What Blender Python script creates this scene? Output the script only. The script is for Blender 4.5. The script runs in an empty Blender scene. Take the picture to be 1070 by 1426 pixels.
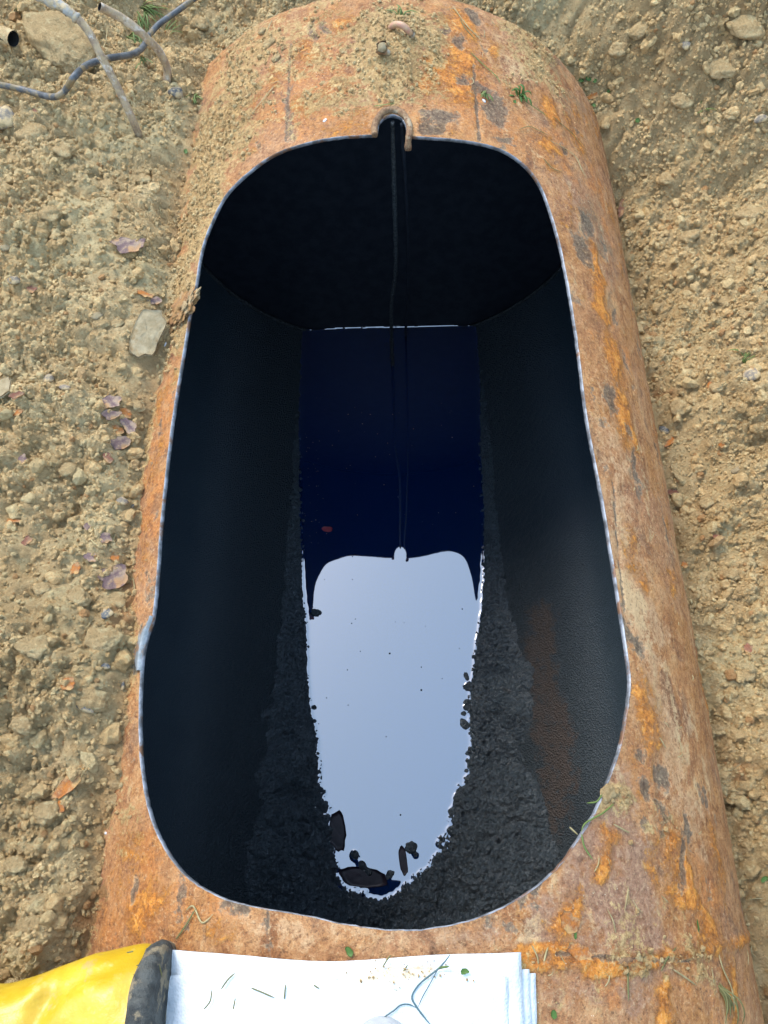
import bpy, math, random
import numpy as np
from mathutils import Vector, Matrix, noise as mn

random.seed(7); rng = np.random.default_rng(11)
SC = bpy.context.scene
COL = SC.collection

# ------------------------------------------------------------------ camera
F_PX, PITCH, ROLL, YAW = 1071.4, 24.337, -3.7003, 2.6591
CAM = np.array([0.0197, 0.0, 1.622])
def _rx(a): a = math.radians(a); return np.array([[1,0,0],[0,math.cos(a),-math.sin(a)],[0,math.sin(a),math.cos(a)]])
def _rz(a): a = math.radians(a); return np.array([[math.cos(a),-math.sin(a),0],[math.sin(a),math.cos(a),0],[0,0,1]])
ROT = _rz(YAW) @ _rx(PITCH) @ _rz(ROLL)
cam_data = bpy.data.cameras.new('camera'); cam = bpy.data.objects.new('camera', cam_data); COL.objects.link(cam)
cam.matrix_world = Matrix.Translation(CAM.tolist()) @ Matrix(ROT.tolist()).to_4x4()
cam_data.sensor_fit = 'HORIZONTAL'; cam_data.sensor_width = 36.0
cam_data.lens = 36.0 * F_PX / 1070.0
cam_data.clip_start = 0.02; cam_data.clip_end = 200.0
SC.camera = cam

# ------------------------------------------------------------------ world, sun, exposure
SUN_ELEV, SUN_AZ = 50.0, -38.0          # azimuth: degrees from +Y towards +X (negative: from the left)
w = bpy.data.worlds.new('World'); SC.world = w; w.use_nodes = True
nt = w.node_tree; nt.nodes.clear()
sky = nt.nodes.new('ShaderNodeTexSky'); sky.sky_type = 'NISHITA'; sky.sun_disc = False
sky.sun_elevation = math.radians(SUN_ELEV); sky.sun_rotation = math.radians(SUN_AZ)
sky.dust_density = 1.2; sky.air_density = 1.0; sky.ozone_density = 1.0
hs = nt.nodes.new('ShaderNodeHueSaturation'); hs.inputs['Saturation'].default_value = 1.05; hs.inputs['Hue'].default_value = 0.482
bg = nt.nodes.new('ShaderNodeBackground'); bg.inputs['Strength'].default_value = 0.15
wo = nt.nodes.new('ShaderNodeOutputWorld')
nt.links.new(sky.outputs[0], hs.inputs['Color']); cl = nt.nodes.new('ShaderNodeMix'); cl.data_type = 'RGBA'; cl.inputs[0].default_value = 0.5; cl.inputs[7].default_value = (2.55, 3.25, 4.45, 1)   # even cloud cover over the blue
nt.links.new(hs.outputs[0], cl.inputs[6]); nt.links.new(cl.outputs[2], bg.inputs['Color']); nt.links.new(bg.outputs[0], wo.inputs['Surface'])
sd = bpy.data.lights.new('sun', 'SUN'); sd.energy = 0.95; sd.angle = math.radians(26); sd.color = (1.0, 0.93, 0.83)
sun = bpy.data.objects.new('sun', sd); COL.objects.link(sun)
_e, _a = math.radians(SUN_ELEV), math.radians(SUN_AZ)
_sd = Vector((math.cos(_e)*math.sin(_a), math.cos(_e)*math.cos(_a), math.sin(_e)))
sun.rotation_euler = _sd.to_track_quat('Z', 'Y').to_euler(); sun.location = (_sd*8)[:]
SC.view_settings.view_transform = 'Standard'; SC.view_settings.look = 'None'
SC.view_settings.gamma = 1.0; SC.view_settings.use_curve_mapping = False
SC.view_settings.exposure = 2.02

# ------------------------------------------------------------------ dimensions (metres)
R, RIN = 0.600, 0.594
Y0, Y1 = -0.85, 1.6647            # near and far end of the tank
ZO = -0.5127                      # oil level

# ------------------------------------------------------------------ numpy noise
def _h(ix, iy, s):
    with np.errstate(over='ignore'):
        n = (ix.astype(np.int64)*374761393 + iy.astype(np.int64)*668265263 + s*974634777) & 0xffffffff
        n = ((n ^ (n >> 13)) * 1274126177) & 0xffffffff
        n = ((n ^ (n >> 16)) * 2246822519) & 0xffffffff
        return (n ^ (n >> 15)) / 4294967295.0
def perlin(x, y, s=0):
    ix = np.floor(x); iy = np.floor(y); fx = x-ix; fy = y-iy
    u = fx*fx*fx*(fx*(fx*6-15)+10); v = fy*fy*fy*(fy*(fy*6-15)+10)
    def g(a, b):
        t = _h(ix+a, iy+b, s)*2*np.pi
        return np.cos(t)*(fx-a)+np.sin(t)*(fy-b)
    return 1.4*((g(0,0)*(1-u)+g(1,0)*u)*(1-v)+(g(0,1)*(1-u)+g(1,1)*u)*v)
def fbm(x, y, o=4, s=0, gain=0.5):
    r = 0; a = 1.0; f = 1.0
    for i in range(o):
        r = r + a*perlin(x*f+17.3*i, y*f-9.1*i, s+i); a *= gain; f *= 2.03
    return r
def worley(x, y, s=0):
    ix = np.floor(x); iy = np.floor(y)
    f1 = np.full(x.shape, 9.0); f2 = np.full(x.shape, 9.0); cid = np.zeros(x.shape)
    for a in (-1,0,1):
        for b in (-1,0,1):
            cx = ix+a; cy = iy+b
            px = cx+_h(cx, cy, s); py = cy+_h(cx, cy, s+77)
            d = (px-x)**2+(py-y)**2
            m = d < f1
            f2 = np.where(m, f1, np.minimum(f2, d)); cid = np.where(m, _h(cx, cy, s+5), cid); f1 = np.where(m, d, f1)
    return np.sqrt(f1), np.sqrt(f2), cid
def sstep(a, b, x):
    t = np.clip((x-a)/(b-a), 0, 1); return t*t*(3-2*t)

# ------------------------------------------------------------------ pixels of the photograph to places
def ray(px, py):
    d = ROT @ np.array([(px-535.0)/F_PX, -(py-713.0)/F_PX, -1.0]); return d/np.linalg.norm(d)
def at_z(px, py, z):
    d = ray(px, py); return CAM + d*((z-CAM[2])/d[2])
def on_cyl(px, py, r=R, far=False):
    d = ray(px, py); a = d[0]**2+d[2]**2; b = CAM[0]*d[0]+CAM[2]*d[2]; c = CAM[0]**2+CAM[2]**2-r*r
    q = b*b-a*c
    t = (-b + (math.sqrt(q) if far else -math.sqrt(q)))/a if q > 0 else -b/a
    return CAM + d*t
def sy(px, py, r=R, far=False):   # unrolled coordinates of the outer shell (arc length from the top, along the axis)
    p = on_cyl(px, py, r, far); return math.atan2(p[0], p[2])*R, p[1]

# ------------------------------------------------------------------ mesh and object helpers
def mesh_np(name, V, Fc, smooth=True):
    V = np.asarray(V, dtype=np.float32); me = bpy.data.meshes.new(name)
    if not isinstance(Fc, (list, tuple)): Fc = [Fc]
    Fc = [np.asarray(f, dtype=np.int32) for f in Fc if len(f)]
    idx = np.concatenate([f.ravel() for f in Fc]); cnt = np.concatenate([np.full(len(f), f.shape[1], np.int32) for f in Fc])
    st = np.concatenate([[0], np.cumsum(cnt)[:-1]]).astype(np.int32)
    me.vertices.add(len(V)); me.vertices.foreach_set('co', V.ravel())
    me.loops.add(len(idx)); me.loops.foreach_set('vertex_index', idx)
    me.polygons.add(len(cnt)); me.polygons.foreach_set('loop_start', st)
    me.polygons.foreach_set('use_smooth', np.full(len(cnt), smooth))
    me.update(calc_edges=True); me.validate()
    return me
def attr(me, name, A):            # (n,4) floats
    a = me.attributes.new(name, 'FLOAT_COLOR', 'POINT'); a.data.foreach_set('color', np.asarray(A, np.float32).ravel())
def link(name, me, mat, parent=None):
    o = bpy.data.objects.new(name, me); COL.objects.link(o)
    if mat and not me.materials: me.materials.append(mat)
    if parent: o.parent = parent
    return o
def tag(o, label, cat, group=None):
    o['label'] = label; o['category'] = cat
    if group: o['group'] = group
    return o
def empty(name, loc, label, cat, group=None):
    o = bpy.data.objects.new(name, None); COL.objects.link(o); o.location = [float(v) for v in loc]; o.empty_display_size = 0.05
    return tag(o, label, cat, group)
def part(name, me, mat, root):    # mesh is in world coordinates; keep it under the root at the root's place
    me.transform(Matrix.Translation(-Vector(root.location))); return link(name, me, mat, root)
def base_at(o):                   # put the origin of a world-space mesh thing at its own base
    me = o.data; n = len(me.vertices); c = np.empty(n*3, np.float32); me.vertices.foreach_get('co', c); c = c.reshape(-1, 3)
    b = Vector(((c[:,0].min()+c[:,0].max())/2, (c[:,1].min()+c[:,1].max())/2, c[:,2].min()))
    me.transform(Matrix.Translation(-b)); o.location = b; return o
def grid_faces(nu, nv, keep=None, flip=False):
    i = np.arange(nu-1)[:,None]*nv + np.arange(nv-1)[None,:]
    q = np.stack([i, i+nv, i+nv+1, i+1], -1)
    if flip: q = q[..., ::-1]
    q = q.reshape(-1, 4)
    return q if keep is None else q[keep.ravel()]
def compact(V, Fc, extra=None):
    used = np.unique(Fc); m = np.full(len(V), -1, np.int32); m[used] = np.arange(len(used))
    return V[used], m[Fc], (None if extra is None else extra[used])
def crom(P, n=8, closed=False):
    P = np.asarray(P, float); out = []; N = len(P)
    for i in range(N if closed else N-1):
        g = lambda k: P[k % N] if closed else P[min(max(k, 0), N-1)]
        a, b, c, d = g(i-1), g(i), g(i+1), g(i+2)
        for t in np.linspace(0, 1, n, endpoint=False):
            out.append(0.5*((2*b)+(c-a)*t+(2*a-5*b+4*c-d)*t*t+(3*b-a-3*c+d)*t**3))
    if not closed: out.append(P[-1])
    return np.array(out)
def tube_arrays(P, rad, sides=10, cap=(True, True), bump=0.0, seed=0):
    P = np.asarray(P, float); n = len(P); rad = np.broadcast_to(np.asarray(rad, float), (n,))
    T = np.gradient(P, axis=0); T /= np.linalg.norm(T, axis=1)[:,None]
    up = np.array([0,0,1.0]) if abs(T[0][2]) < 0.9 else np.array([1.0,0,0])
    V = []; N = np.cross(T[0], up); N /= np.linalg.norm(N)
    for i in range(n):
        N = N - T[i]*N.dot(T[i]); N /= np.linalg.norm(N); B = np.cross(T[i], N)
        for k in range(sides):
            a = 2*np.pi*k/sides; r = rad[i]
            if bump: r *= 1+bump*mn.noise((P[i][0]*60+seed, P[i][1]*60+k*0.9, P[i][2]*60))
            V.append(P[i]+r*(math.cos(a)*N+math.sin(a)*B))
    Q = [[i*sides+k, i*sides+(k+1)%sides, (i+1)*sides+(k+1)%sides, (i+1)*sides+k] for i in range(n-1) for k in range(sides)]
    T3 = []
    for e, c in ((0, cap[0]), (n-1, cap[1])):
        if c:
            V.append(P[e]); m = len(V)-1
            for k in range(sides):
                f = [m, e*sides+(k+1)%sides, e*sides+k]; T3.append(f if e == 0 else f[::-1])
    return np.array(V), np.array(Q), np.array(T3).reshape(-1, 3)
def tube(name, P, rad, sides=10, cap=(True, True), bump=0.0, seed=0):
    V, Q, T3 = tube_arrays(P, rad, sides, cap, bump, seed)
    return mesh_np(name, V, [Q, T3])
def join_arrays(L):               # [(V, F)] with one face size
    V = []; Fs = []; o = 0
    for v, f in L:
        V.append(v); Fs.append(np.asarray(f)+o); o += len(v)
    return np.concatenate(V), np.concatenate(Fs)
import bmesh
def ico(sub):
    bm = bmesh.new(); bmesh.ops.create_icosphere(bm, subdivisions=sub, radius=1.0)
    V = np.array([v.co[:] for v in bm.verts]); Fc = np.array([[v.index for v in f.verts] for f in bm.faces]); bm.free()
    return V, Fc
ICO = {k: ico(k) for k in (1, 2, 3, 4, 5)}
def rock(sub, seed, rough=0.35, facet=0.0, freq=1.3):
    V, Fc = ICO[sub]; out = np.empty_like(V); rs = random.Random(seed)
    planes = [Vector((rs.gauss(0,1), rs.gauss(0,1), rs.gauss(0,1))).normalized() for _ in range(9)]
    for i, v in enumerate(V):
        p = Vector(v); n = mn.noise(p*freq+Vector((seed*3.7, seed*1.3, 0)))*rough + mn.noise(p*freq*2.7+Vector((0, seed*2.1, 5)))*rough*0.45
        if sub > 2: n += mn.noise(p*freq*7+Vector((seed, 0, 2)))*rough*0.22
        if sub > 3: n += mn.noise(p*freq*17+Vector((seed, 0, 2)))*rough*0.12
        r = 1+n
        if facet:
            for pl in planes:
                d = p.dot(pl)*r
                if d > 0.74: r -= (d-0.74)*facet/max(p.dot(pl), 0.3)
        out[i] = v*r
    return out, Fc
def rotm(rs=None, tilt=1.0):
    z = random.uniform(0, 6.28); a = random.uniform(-1, 1)*tilt; b = random.uniform(-1, 1)*tilt
    return np.array((Matrix.Rotation(z, 3, 'Z') @ Matrix.Rotation(a, 3, 'X') @ Matrix.Rotation(b, 3, 'Y')))

# ------------------------------------------------------------------ materials
class NT:
    def __init__(s, name):
        s.m = bpy.data.materials.new(name); s.m.use_nodes = True; s.t = s.m.node_tree; s.b = s.t.nodes['Principled BSDF']
        s.co = s.t.nodes.new('ShaderNodeTexCoord').outputs['Object']
    def n(s, typ, **kw):
        d = s.t.nodes.new(typ)
        for k, v in kw.items(): setattr(d, k, v)
        return d
    def L(s, a, b): s.t.links.new(a, b)
    def put(s, sock, v):
        if hasattr(v, 'is_linked'): s.L(v, sock)
        else: sock.default_value = v
    def noise(s, scale, det=5, rough=0.55, dist=0.0, vec=None):
        d = s.n('ShaderNodeTexNoise'); d.inputs['Scale'].default_value = scale; d.inputs['Detail'].default_value = det
        d.inputs['Roughness'].default_value = rough; d.inputs['Distortion'].default_value = dist
        s.L(vec or s.co, d.inputs['Vector']); return d.outputs['Fac']
    def vor(s, scale, feat='F1', out='Distance', rnd=1.0, vec=None):
        d = s.n('ShaderNodeTexVoronoi', feature=feat); d.inputs['Scale'].default_value = scale; d.inputs['Randomness'].default_value = rnd
        s.L(vec or s.co, d.inputs['Vector']); return d.outputs[out]
    def ramp(s, v, stops):
        d = s.n('ShaderNodeValToRGB'); e = d.color_ramp.elements
        while len(e) < len(stops): e.new(0.5)
        for i, (p, c) in enumerate(stops): e[i].position = p; e[i].color = (*c, 1) if hasattr(c, '__len__') else (c, c, c, 1)
        s.L(v, d.inputs[0]); return d.outputs[0]
    def mix(s, f, a, b, mode='MIX'):
        d = s.n('ShaderNodeMix', data_type='RGBA', blend_type=mode)
        s.put(d.inputs[0], f); s.put(d.inputs[6], a if not isinstance(a, tuple) else (*a, 1)); s.put(d.inputs[7], b if not isinstance(b, tuple) else (*b, 1))
        return d.outputs[2]
    def math(s, op, a, b=0.0, c=0.0, clamp=False):
        d = s.n('ShaderNodeMath', operation=op, use_clamp=clamp)
        s.put(d.inputs[0], a); s.put(d.inputs[1], b); s.put(d.inputs[2], c); return d.outputs[0]
    def smooth(s, v, lo, hi):
        d = s.n('ShaderNodeMapRange', interpolation_type='SMOOTHSTEP'); s.L(v, d.inputs[0])
        d.inputs[1].default_value = lo; d.inputs[2].default_value = hi; return d.outputs[0]
    def attr(s, name):
        d = s.n('ShaderNodeAttribute', attribute_name=name); sp = s.n('ShaderNodeSeparateColor'); s.L(d.outputs['Color'], sp.inputs[0])
        return sp.outputs[0], sp.outputs[1], sp.outputs[2], d.outputs['Alpha']
    def bump(s, h, dist=0.002, st=1.0, prev=None):
        d = s.n('ShaderNodeBump'); d.inputs['Distance'].default_value = dist; d.inputs['Strength'].default_value = st; s.L(h, d.inputs['Height'])
        if prev: s.L(prev, d.inputs['Normal'])
        return d.outputs[0]
    def out(s, col=None, rough=None, nrm=None, metal=None, spec=None, ior=None):
        for k, v in (('Base Color', col), ('Roughness', rough), ('Normal', nrm), ('Metallic', metal), ('Specular IOR Level', spec), ('IOR', ior)):
            if v is not None: s.put(s.b.inputs[k], (*v, 1) if isinstance(v, tuple) else v)
        return s.m
    def rnd(s):
        return s.n('ShaderNodeObjectInfo').outputs['Random']

def mat_clay(name='clay', use_attr=True, tint=(1,1,1), sc=1.0):
    t = NT(name)
    if use_attr: dark_clay, rust, pale, cr = t.attr('mask')
    n1 = t.noise(9*sc, 8, 0.68); n2 = t.noise(60*sc, 8, 0.74); n3 = t.noise(240*sc, 5, 0.78)
    k = lambda c: tuple(a*b for a, b in zip(c, tint))
    c = t.ramp(n1, [(0.30, k((0.596,0.389,0.169))), (0.5, k((0.759,0.518,0.245))), (0.70, k((0.880,0.641,0.327)))])
    c = t.mix(t.math('MULTIPLY', t.smooth(n2, 0.50, 0.64), 0.55), c, k((0.880,0.730,0.388)))
    c = t.mix(t.math('MULTIPLY', t.smooth(n2, 0.47, 0.36), 0.50), c, k((0.435,0.282,0.126)))
    c = t.mix(t.math('MULTIPLY', t.smooth(n3, 0.53, 0.66), 0.35), c, k((0.880,0.823,0.475)))
    c = t.mix(t.math('MULTIPLY', t.smooth(n3, 0.46, 0.33), 0.40), c, k((0.355,0.227,0.108)))
    if use_attr:
        c = t.mix(t.math('MULTIPLY', t.smooth(t.math('ADD', rust, t.math('MULTIPLY', n2, 0.5)), 0.60, 1.10), 0.65), c, (0.582,0.252,0.087))
        c = t.mix(t.math('MULTIPLY', pale, 0.6), c, (0.880,0.730,0.388))
        c = t.mix(t.math('MULTIPLY', dark_clay, 0.7), c, (0.402,0.252,0.112))
        c = t.mix(t.math('MULTIPLY', cr, 0.4), c, (0.435,0.275,0.121))
    b = t.bump(n3, 0.007, 0.7); b = t.bump(n2, 0.018, 0.6, b)
    return t.out(c, 0.92, b, spec=0.18)

def mat_rust_shell():
    t = NT('rusted_steel'); dirt, orange, dark, pale = t.attr('mask'); mauve, salmon, dbrown, redor = t.attr('region')
    g0 = t.noise(4.5, 4, 0.6, 0.5); g1 = t.noise(16, 10, 0.78, 0.5); g2 = t.noise(52, 9, 0.76, 0.3); g3 = t.noise(115, 6, 0.78); g4 = t.noise(210, 4, 0.8)
    st = t.n('ShaderNodeMapping'); st.inputs['Scale'].default_value = (44, 8, 44); t.L(t.co, st.inputs[0]); gs = t.noise(1.0, 9, 0.75, 0.9, vec=st.outputs[0])
    c = t.ramp(g1, [(0.34, (0.178,0.066,0.025)), (0.44, (0.357,0.149,0.051)), (0.53, (0.500,0.237,0.088)), (0.64, (0.618,0.352,0.149))])
    c = t.mix(t.math('MULTIPLY', t.smooth(g0, 0.46, 0.62), 0.60), c, t.ramp(g2, [(0.36, (0.203,0.093,0.048)), (0.50, (0.452,0.225,0.110)), (0.62, (0.642,0.396,0.204))]))
    c = t.mix(t.math('MULTIPLY', t.smooth(gs, 0.52, 0.64), 0.35), c, (0.655,0.407,0.184))
    c = t.mix(t.math('MULTIPLY', t.smooth(gs, 0.44, 0.34), 0.35), c, (0.161,0.078,0.036))
    gx_ = t.noise(9, 9, 0.72, 0.7); c = t.mix(t.math('MULTIPLY', t.smooth(gx_, 0.52, 0.60), 0.65), c, t.ramp(g3, [(0.38, (0.252,0.087,0.024)), (0.52, (0.471,0.203,0.054)), (0.64, (0.614,0.329,0.113))]))
    c = t.mix(t.math('MULTIPLY', t.smooth(gx_, 0.45, 0.37), 0.60), c, t.ramp(g3, [(0.38, (0.083,0.049,0.032)), (0.52, (0.208,0.115,0.066)), (0.64, (0.362,0.219,0.126))]))
    c = t.mix(t.math('MULTIPLY', t.smooth(g3, 0.44, 0.36), 0.65), c, (0.104,0.046,0.023))  # shade in the pits put into the colour so the bumps show
    c = t.mix(t.math('MULTIPLY', t.smooth(g3, 0.57, 0.66), 0.50), c, (0.614,0.372,0.178))
    e = t.math('ADD', t.math('MULTIPLY', t.math('SUBTRACT', g1, 0.5), 1.7), t.math('ADD', t.math('MULTIPLY', t.math('SUBTRACT', g2, 0.5), 1.5), t.math('MULTIPLY', t.math('SUBTRACT', g3, 0.5), 1.0)))
    def msk(a, w, lo=0.40, hi=0.62): return t.smooth(t.math('ADD', a, t.math('MULTIPLY', e, w)), lo, hi)
    for a_, stops, k_ in ((salmon, [(0.36, (0.328,0.164,0.073)), (0.50, (0.548,0.329,0.165)), (0.63, (0.701,0.482,0.272))], 0.75), (mauve, [(0.36, (0.148,0.075,0.047)), (0.50, (0.318,0.180,0.113)), (0.63, (0.493,0.318,0.202))], 0.8), (dbrown, [(0.36, (0.066,0.049,0.034)), (0.50, (0.164,0.115,0.068)), (0.63, (0.318,0.236,0.131))], 0.8), (redor, [(0.36, (0.245,0.070,0.017)), (0.50, (0.491,0.162,0.032)), (0.63, (0.699,0.290,0.064))], 0.7)):
        c = t.mix(t.math('MULTIPLY', msk(a_, 1.0, 0.30, 0.80), k_), c, t.ramp(t.math('ADD', t.math('MULTIPLY', g3, 0.5), t.math('MULTIPLY', g2, 0.5)), stops))
    fp = msk(pale, 0.9, 0.35, 0.7); c = t.mix(t.math('MULTIPLY', fp, 0.6), c, (0.666,0.483,0.252))
    c = t.mix(t.math('MULTIPLY', msk(orange, 0.9, 0.08, 0.62), 0.6), c, t.ramp(g3, [(0.36, (0.243,0.078,0.021)), (0.50, (0.446,0.179,0.047)), (0.64, (0.601,0.310,0.102))]))
    fo = msk(orange, 1.3, 0.38, 0.85); oc = t.ramp(g2, [(0.36, (0.393,0.115,0.017)), (0.50, (0.618,0.210,0.025)), (0.64, (0.791,0.340,0.055))])
    c = t.mix(t.math('MULTIPLY', fo, 0.88), c, oc)
    fd = msk(dark, 1.0); c = t.mix(t.math('MULTIPLY', fd, 0.80), c, t.ramp(g3, [(0.38, (0.053,0.046,0.036)), (0.52, (0.125,0.105,0.076)), (0.66, (0.272,0.210,0.130))]))
    fz = msk(dirt, 1.1); dc = t.ramp(g3, [(0.36, (0.220,0.126,0.044)), (0.50, (0.416,0.270,0.103)), (0.64, (0.596,0.424,0.184))])
    c = t.mix(t.math('MULTIPLY', fz, 0.85), c, dc)
    c = t.mix(t.math('MULTIPLY', t.smooth(g4, 0.54, 0.66), 0.40), c, (0.736,0.528,0.283))
    c = t.mix(t.math('MULTIPLY', t.smooth(g4, 0.46, 0.34), 0.60), c, (0.108,0.049,0.023))
    sp = t.vor(120); c = t.mix(t.math('MULTIPLY', t.smooth(sp, 0.10, 0.05), t.smooth(g0, 0.48, 0.6)), c, (0.791,0.730,0.504))
    h = t.math('ADD', t.math('MULTIPLY', g2, 1.0), t.math('MULTIPLY', fo, 0.22))
    h = t.math('SUBTRACT', h, t.math('MULTIPLY', fd, 0.20))
    b = t.bump(h, 0.010, 0.6); b = t.bump(g3, 0.006, 0.9, b); b = t.bump(g4, 0.003, 0.8, b)
    return t.out(c, t.math('ADD', 0.50, t.math('MULTIPLY', g2, 0.4)), b, spec=0.3)

def mat_tar(name, wet=0.4, chunky=False):
    t = NT(name); K = 3.1 if chunky else 1.8; stain, gran, c3, c4 = t.attr('mask')
    n1 = t.noise(12, 5); n2 = t.noise(90, 5, 0.65); n3 = t.noise(420, 4, 0.7); v = t.vor(230)
    c = t.mix(n1, (0.0090*K,0.0150*K,0.0205*K), (0.018*K,0.0265*K,0.032*K))
    c = t.mix(t.math('MULTIPLY', t.smooth(n3, 0.56, 0.70), 0.5), c, (0.07,0.075,0.077))
    n5 = t.noise(26, 8, 0.72, 0.4)
    if chunky:
        nk = t.noise(130, 7, 0.8); c = t.mix(t.math('MULTIPLY', t.smooth(nk, 0.49, 0.40), 0.85), c, (0.006,0.007,0.009)); c = t.mix(t.math('MULTIPLY', t.smooth(nk, 0.53, 0.64), 0.7), c, (0.115,0.128,0.138))  # dark crevices and light glints put into the sludge colour
    e = t.math('ADD', t.math('MULTIPLY', t.math('SUBTRACT', n2, 0.5), 1.6), t.math('MULTIPLY', t.math('SUBTRACT', n5, 0.5), 2.6))
    fs = t.smooth(t.math('ADD', stain, e), 0.30, 0.85)
    c = t.mix(t.math('MULTIPLY', fs, 0.85), c, t.mix(n3, (0.032,0.021,0.015), (0.085,0.048,0.030)))
    sp = t.vor(75); c = t.mix(t.math('MULTIPLY', t.smooth(sp, 0.07, 0.03), 0.5), c, (0.16,0.125,0.075))
    g = t.math('ADD', 0.12, t.math('MULTIPLY', gran, 0.9)); c = t.mix(t.math('MULTIPLY', gran, 0.0 if chunky else t.math('MULTIPLY', t.smooth(n3, 0.42, 0.62), 0.75)), c, (0.055,0.060,0.062))
    b = t.bump(t.math('MULTIPLY', t.math('ADD', v, t.math('MULTIPLY', n3, 0.8)), g), 0.009 if not chunky else 0.008, 0.9)
    if chunky: b = t.bump(n2, 0.022, 0.9, b)
    r = t.math('ADD', t.math('ADD', wet, t.math('MULTIPLY', n2, 0.25)), t.math('MULTIPLY', fs, 0.35))
    return t.out(c, r, b, spec=1.0 if chunky else 0.5)

def mat_simple(name, a, b_, sc=60, rough=0.7, bumpd=0.001, spec=0.3, metal=0.0, c3=None, sc3=20, rnd=0.0, dust=0.0):
    t = NT(name); n = t.noise(sc, 6, 0.65); n2 = t.noise(sc*5, 4, 0.7)
    c = t.mix(t.smooth(n, 0.36, 0.64), a, b_)
    if c3: c = t.mix(t.smooth(t.noise(sc3, 6, 0.65), 0.52, 0.62), c, c3)
    if dust: c = t.mix(t.math('MULTIPLY', t.smooth(t.noise(75, 7, 0.75), 0.42, 0.60), dust), c, (0.46,0.335,0.17))
    if rnd:
        hv = t.n('ShaderNodeHueSaturation'); t.L(c, hv.inputs['Color']); t.L(t.math('ADD', 1-rnd/2, t.math('MULTIPLY', t.rnd(), rnd)), hv.inputs['Value']); c = hv.outputs[0]
    b = t.bump(n2, bumpd, 0.7); b = t.bump(n, bumpd*2.5, 0.6, b)
    return t.out(c, rough, b, metal=metal, spec=spec)

M = {}
M['clay'] = mat_clay()
M['clod'] = mat_clay('dry_clay_lump', False, (1.0,1.0,1.0), 1.0)
M['crumb'] = mat_clay('dry_clay_crumbs', True, (1.30,1.26,1.20), 1.0)
M['boulder'] = mat_clay('clay_coated_stone', False, (1.10,1.12,1.18), 0.8)
M['rust'] = mat_rust_shell()
M['tar'] = mat_tar('black_tar_coating', 0.30)
M['sludge'] = mat_tar('black_sludge', 0.20, True)
M['cut'] = mat_simple('bare_cut_steel_edge', (0.30,0.31,0.33), (0.10,0.10,0.10), 40, 0.5, 0.0008, 0.4, 0.3, (0.19,0.10,0.055), 22)
M['scar'] = mat_simple('scraped_grey_steel', (0.17,0.19,0.19), (0.26,0.29,0.30), 60, 0.45, 0.001, 0.5, 0.2, (0.24,0.15,0.09), 40)
M['collar'] = mat_simple('rusty_collar', (0.264,0.160,0.080), (0.136,0.068,0.036), 120, 0.85, 0.002, c3=(0.336,0.256,0.160), sc3=45)
M['tubecrust'] = mat_simple('tarry_crust', (0.06,0.066,0.066), (0.018,0.021,0.023), 160, 0.8, 0.003, 0.2)
M['endcap'] = mat_simple('black_end_plate', (0.009,0.012,0.018), (0.016,0.020,0.027), 30, 0.6, 0.001, 0.25)
M['flake_mauve'] = mat_simple('mauve_rust_flake', (0.106,0.061,0.058), (0.167,0.104,0.094), 90, 0.62, 0.0015, c3=(0.257,0.099,0.031), sc3=38, rnd=0.4, dust=0.38)
M['flake_orange'] = mat_simple('orange_rust_flake', (0.352,0.124,0.022), (0.203,0.064,0.021), 130, 0.85, 0.002, c3=(0.413,0.203,0.053), sc3=60, rnd=0.35, dust=0.38)
M['flake_brown'] = mat_simple('brown_rust_flake', (0.19,0.070,0.038), (0.11,0.045,0.032), 110, 0.75, 0.002, c3=(0.36,0.14,0.05), sc3=50, rnd=0.3, dust=0.38)
M['stone_grey'] = mat_simple('grey_pebble', (0.130,0.110,0.086), (0.192,0.167,0.130), 60, 0.8, 0.001, c3=(0.248,0.179,0.083), sc3=30, rnd=0.4, dust=0.75)
M['stone_pale'] = mat_simple('pale_stone', (0.223,0.170,0.091), (0.298,0.238,0.141), 50, 0.9, 0.002, c3=(0.205,0.140,0.065), sc3=18, rnd=0.2)
M['stone_blue'] = mat_simple('blue_grey_stone', (0.052,0.059,0.064), (0.105,0.112,0.109), 80, 0.6, 0.001, rnd=0.3, c3=(0.252,0.182,0.090), sc3=26, dust=0.75)
M['copper'] = mat_simple('muddy_copper', (0.216,0.148,0.092), (0.344,0.264,0.176), 50, 0.7, 0.0012, 0.35, 0.0, (0.496,0.432,0.352), 42, dust=0.55)
M['copper_clean'] = mat_simple('pink_copper', (0.435,0.217,0.143), (0.338,0.180,0.120), 120, 0.5, 0.0006, 0.4, 0.1, (0.300,0.232,0.143), 55, dust=0.55)
M['sleeve'] = mat_simple('whitish_scale', (0.312,0.306,0.276), (0.228,0.216,0.180), 90, 0.7, 0.0015, c3=(0.198,0.150,0.090), sc3=45, dust=0.75)
M['dark_hole'] = mat_simple('dark_bore', (0.012,0.010,0.009), (0.02,0.016,0.012), 80, 0.8)
M['cable'] = mat_simple('dusty_black_cable', (0.041,0.046,0.051), (0.098,0.105,0.107), 45, 0.5, 0.0006, 0.45, 0.0, (0.203,0.150,0.079), 26)
M['yellow'] = None
M['rubber'] = mat_simple('muddy_dark_rubber', (0.030,0.031,0.028), (0.075,0.076,0.066), 45, 0.8, 0.004, 0.3, 0.0, (0.19,0.15,0.092), 34)
M['greyrub'] = mat_simple('grey_rubber', (0.30,0.30,0.295), (0.36,0.36,0.355), 60, 0.6, 0.0005)
M['crust'] = mat_simple('orange_clay_crust', (0.336,0.184,0.068), (0.208,0.104,0.044), 60, 0.9, 0.003, c3=(0.344,0.248,0.128), sc3=30)
M['straw'] = mat_simple('straw', (0.345,0.277,0.135), (0.225,0.173,0.075), 90, 0.7, 0.0004, rnd=0.2)
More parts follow.
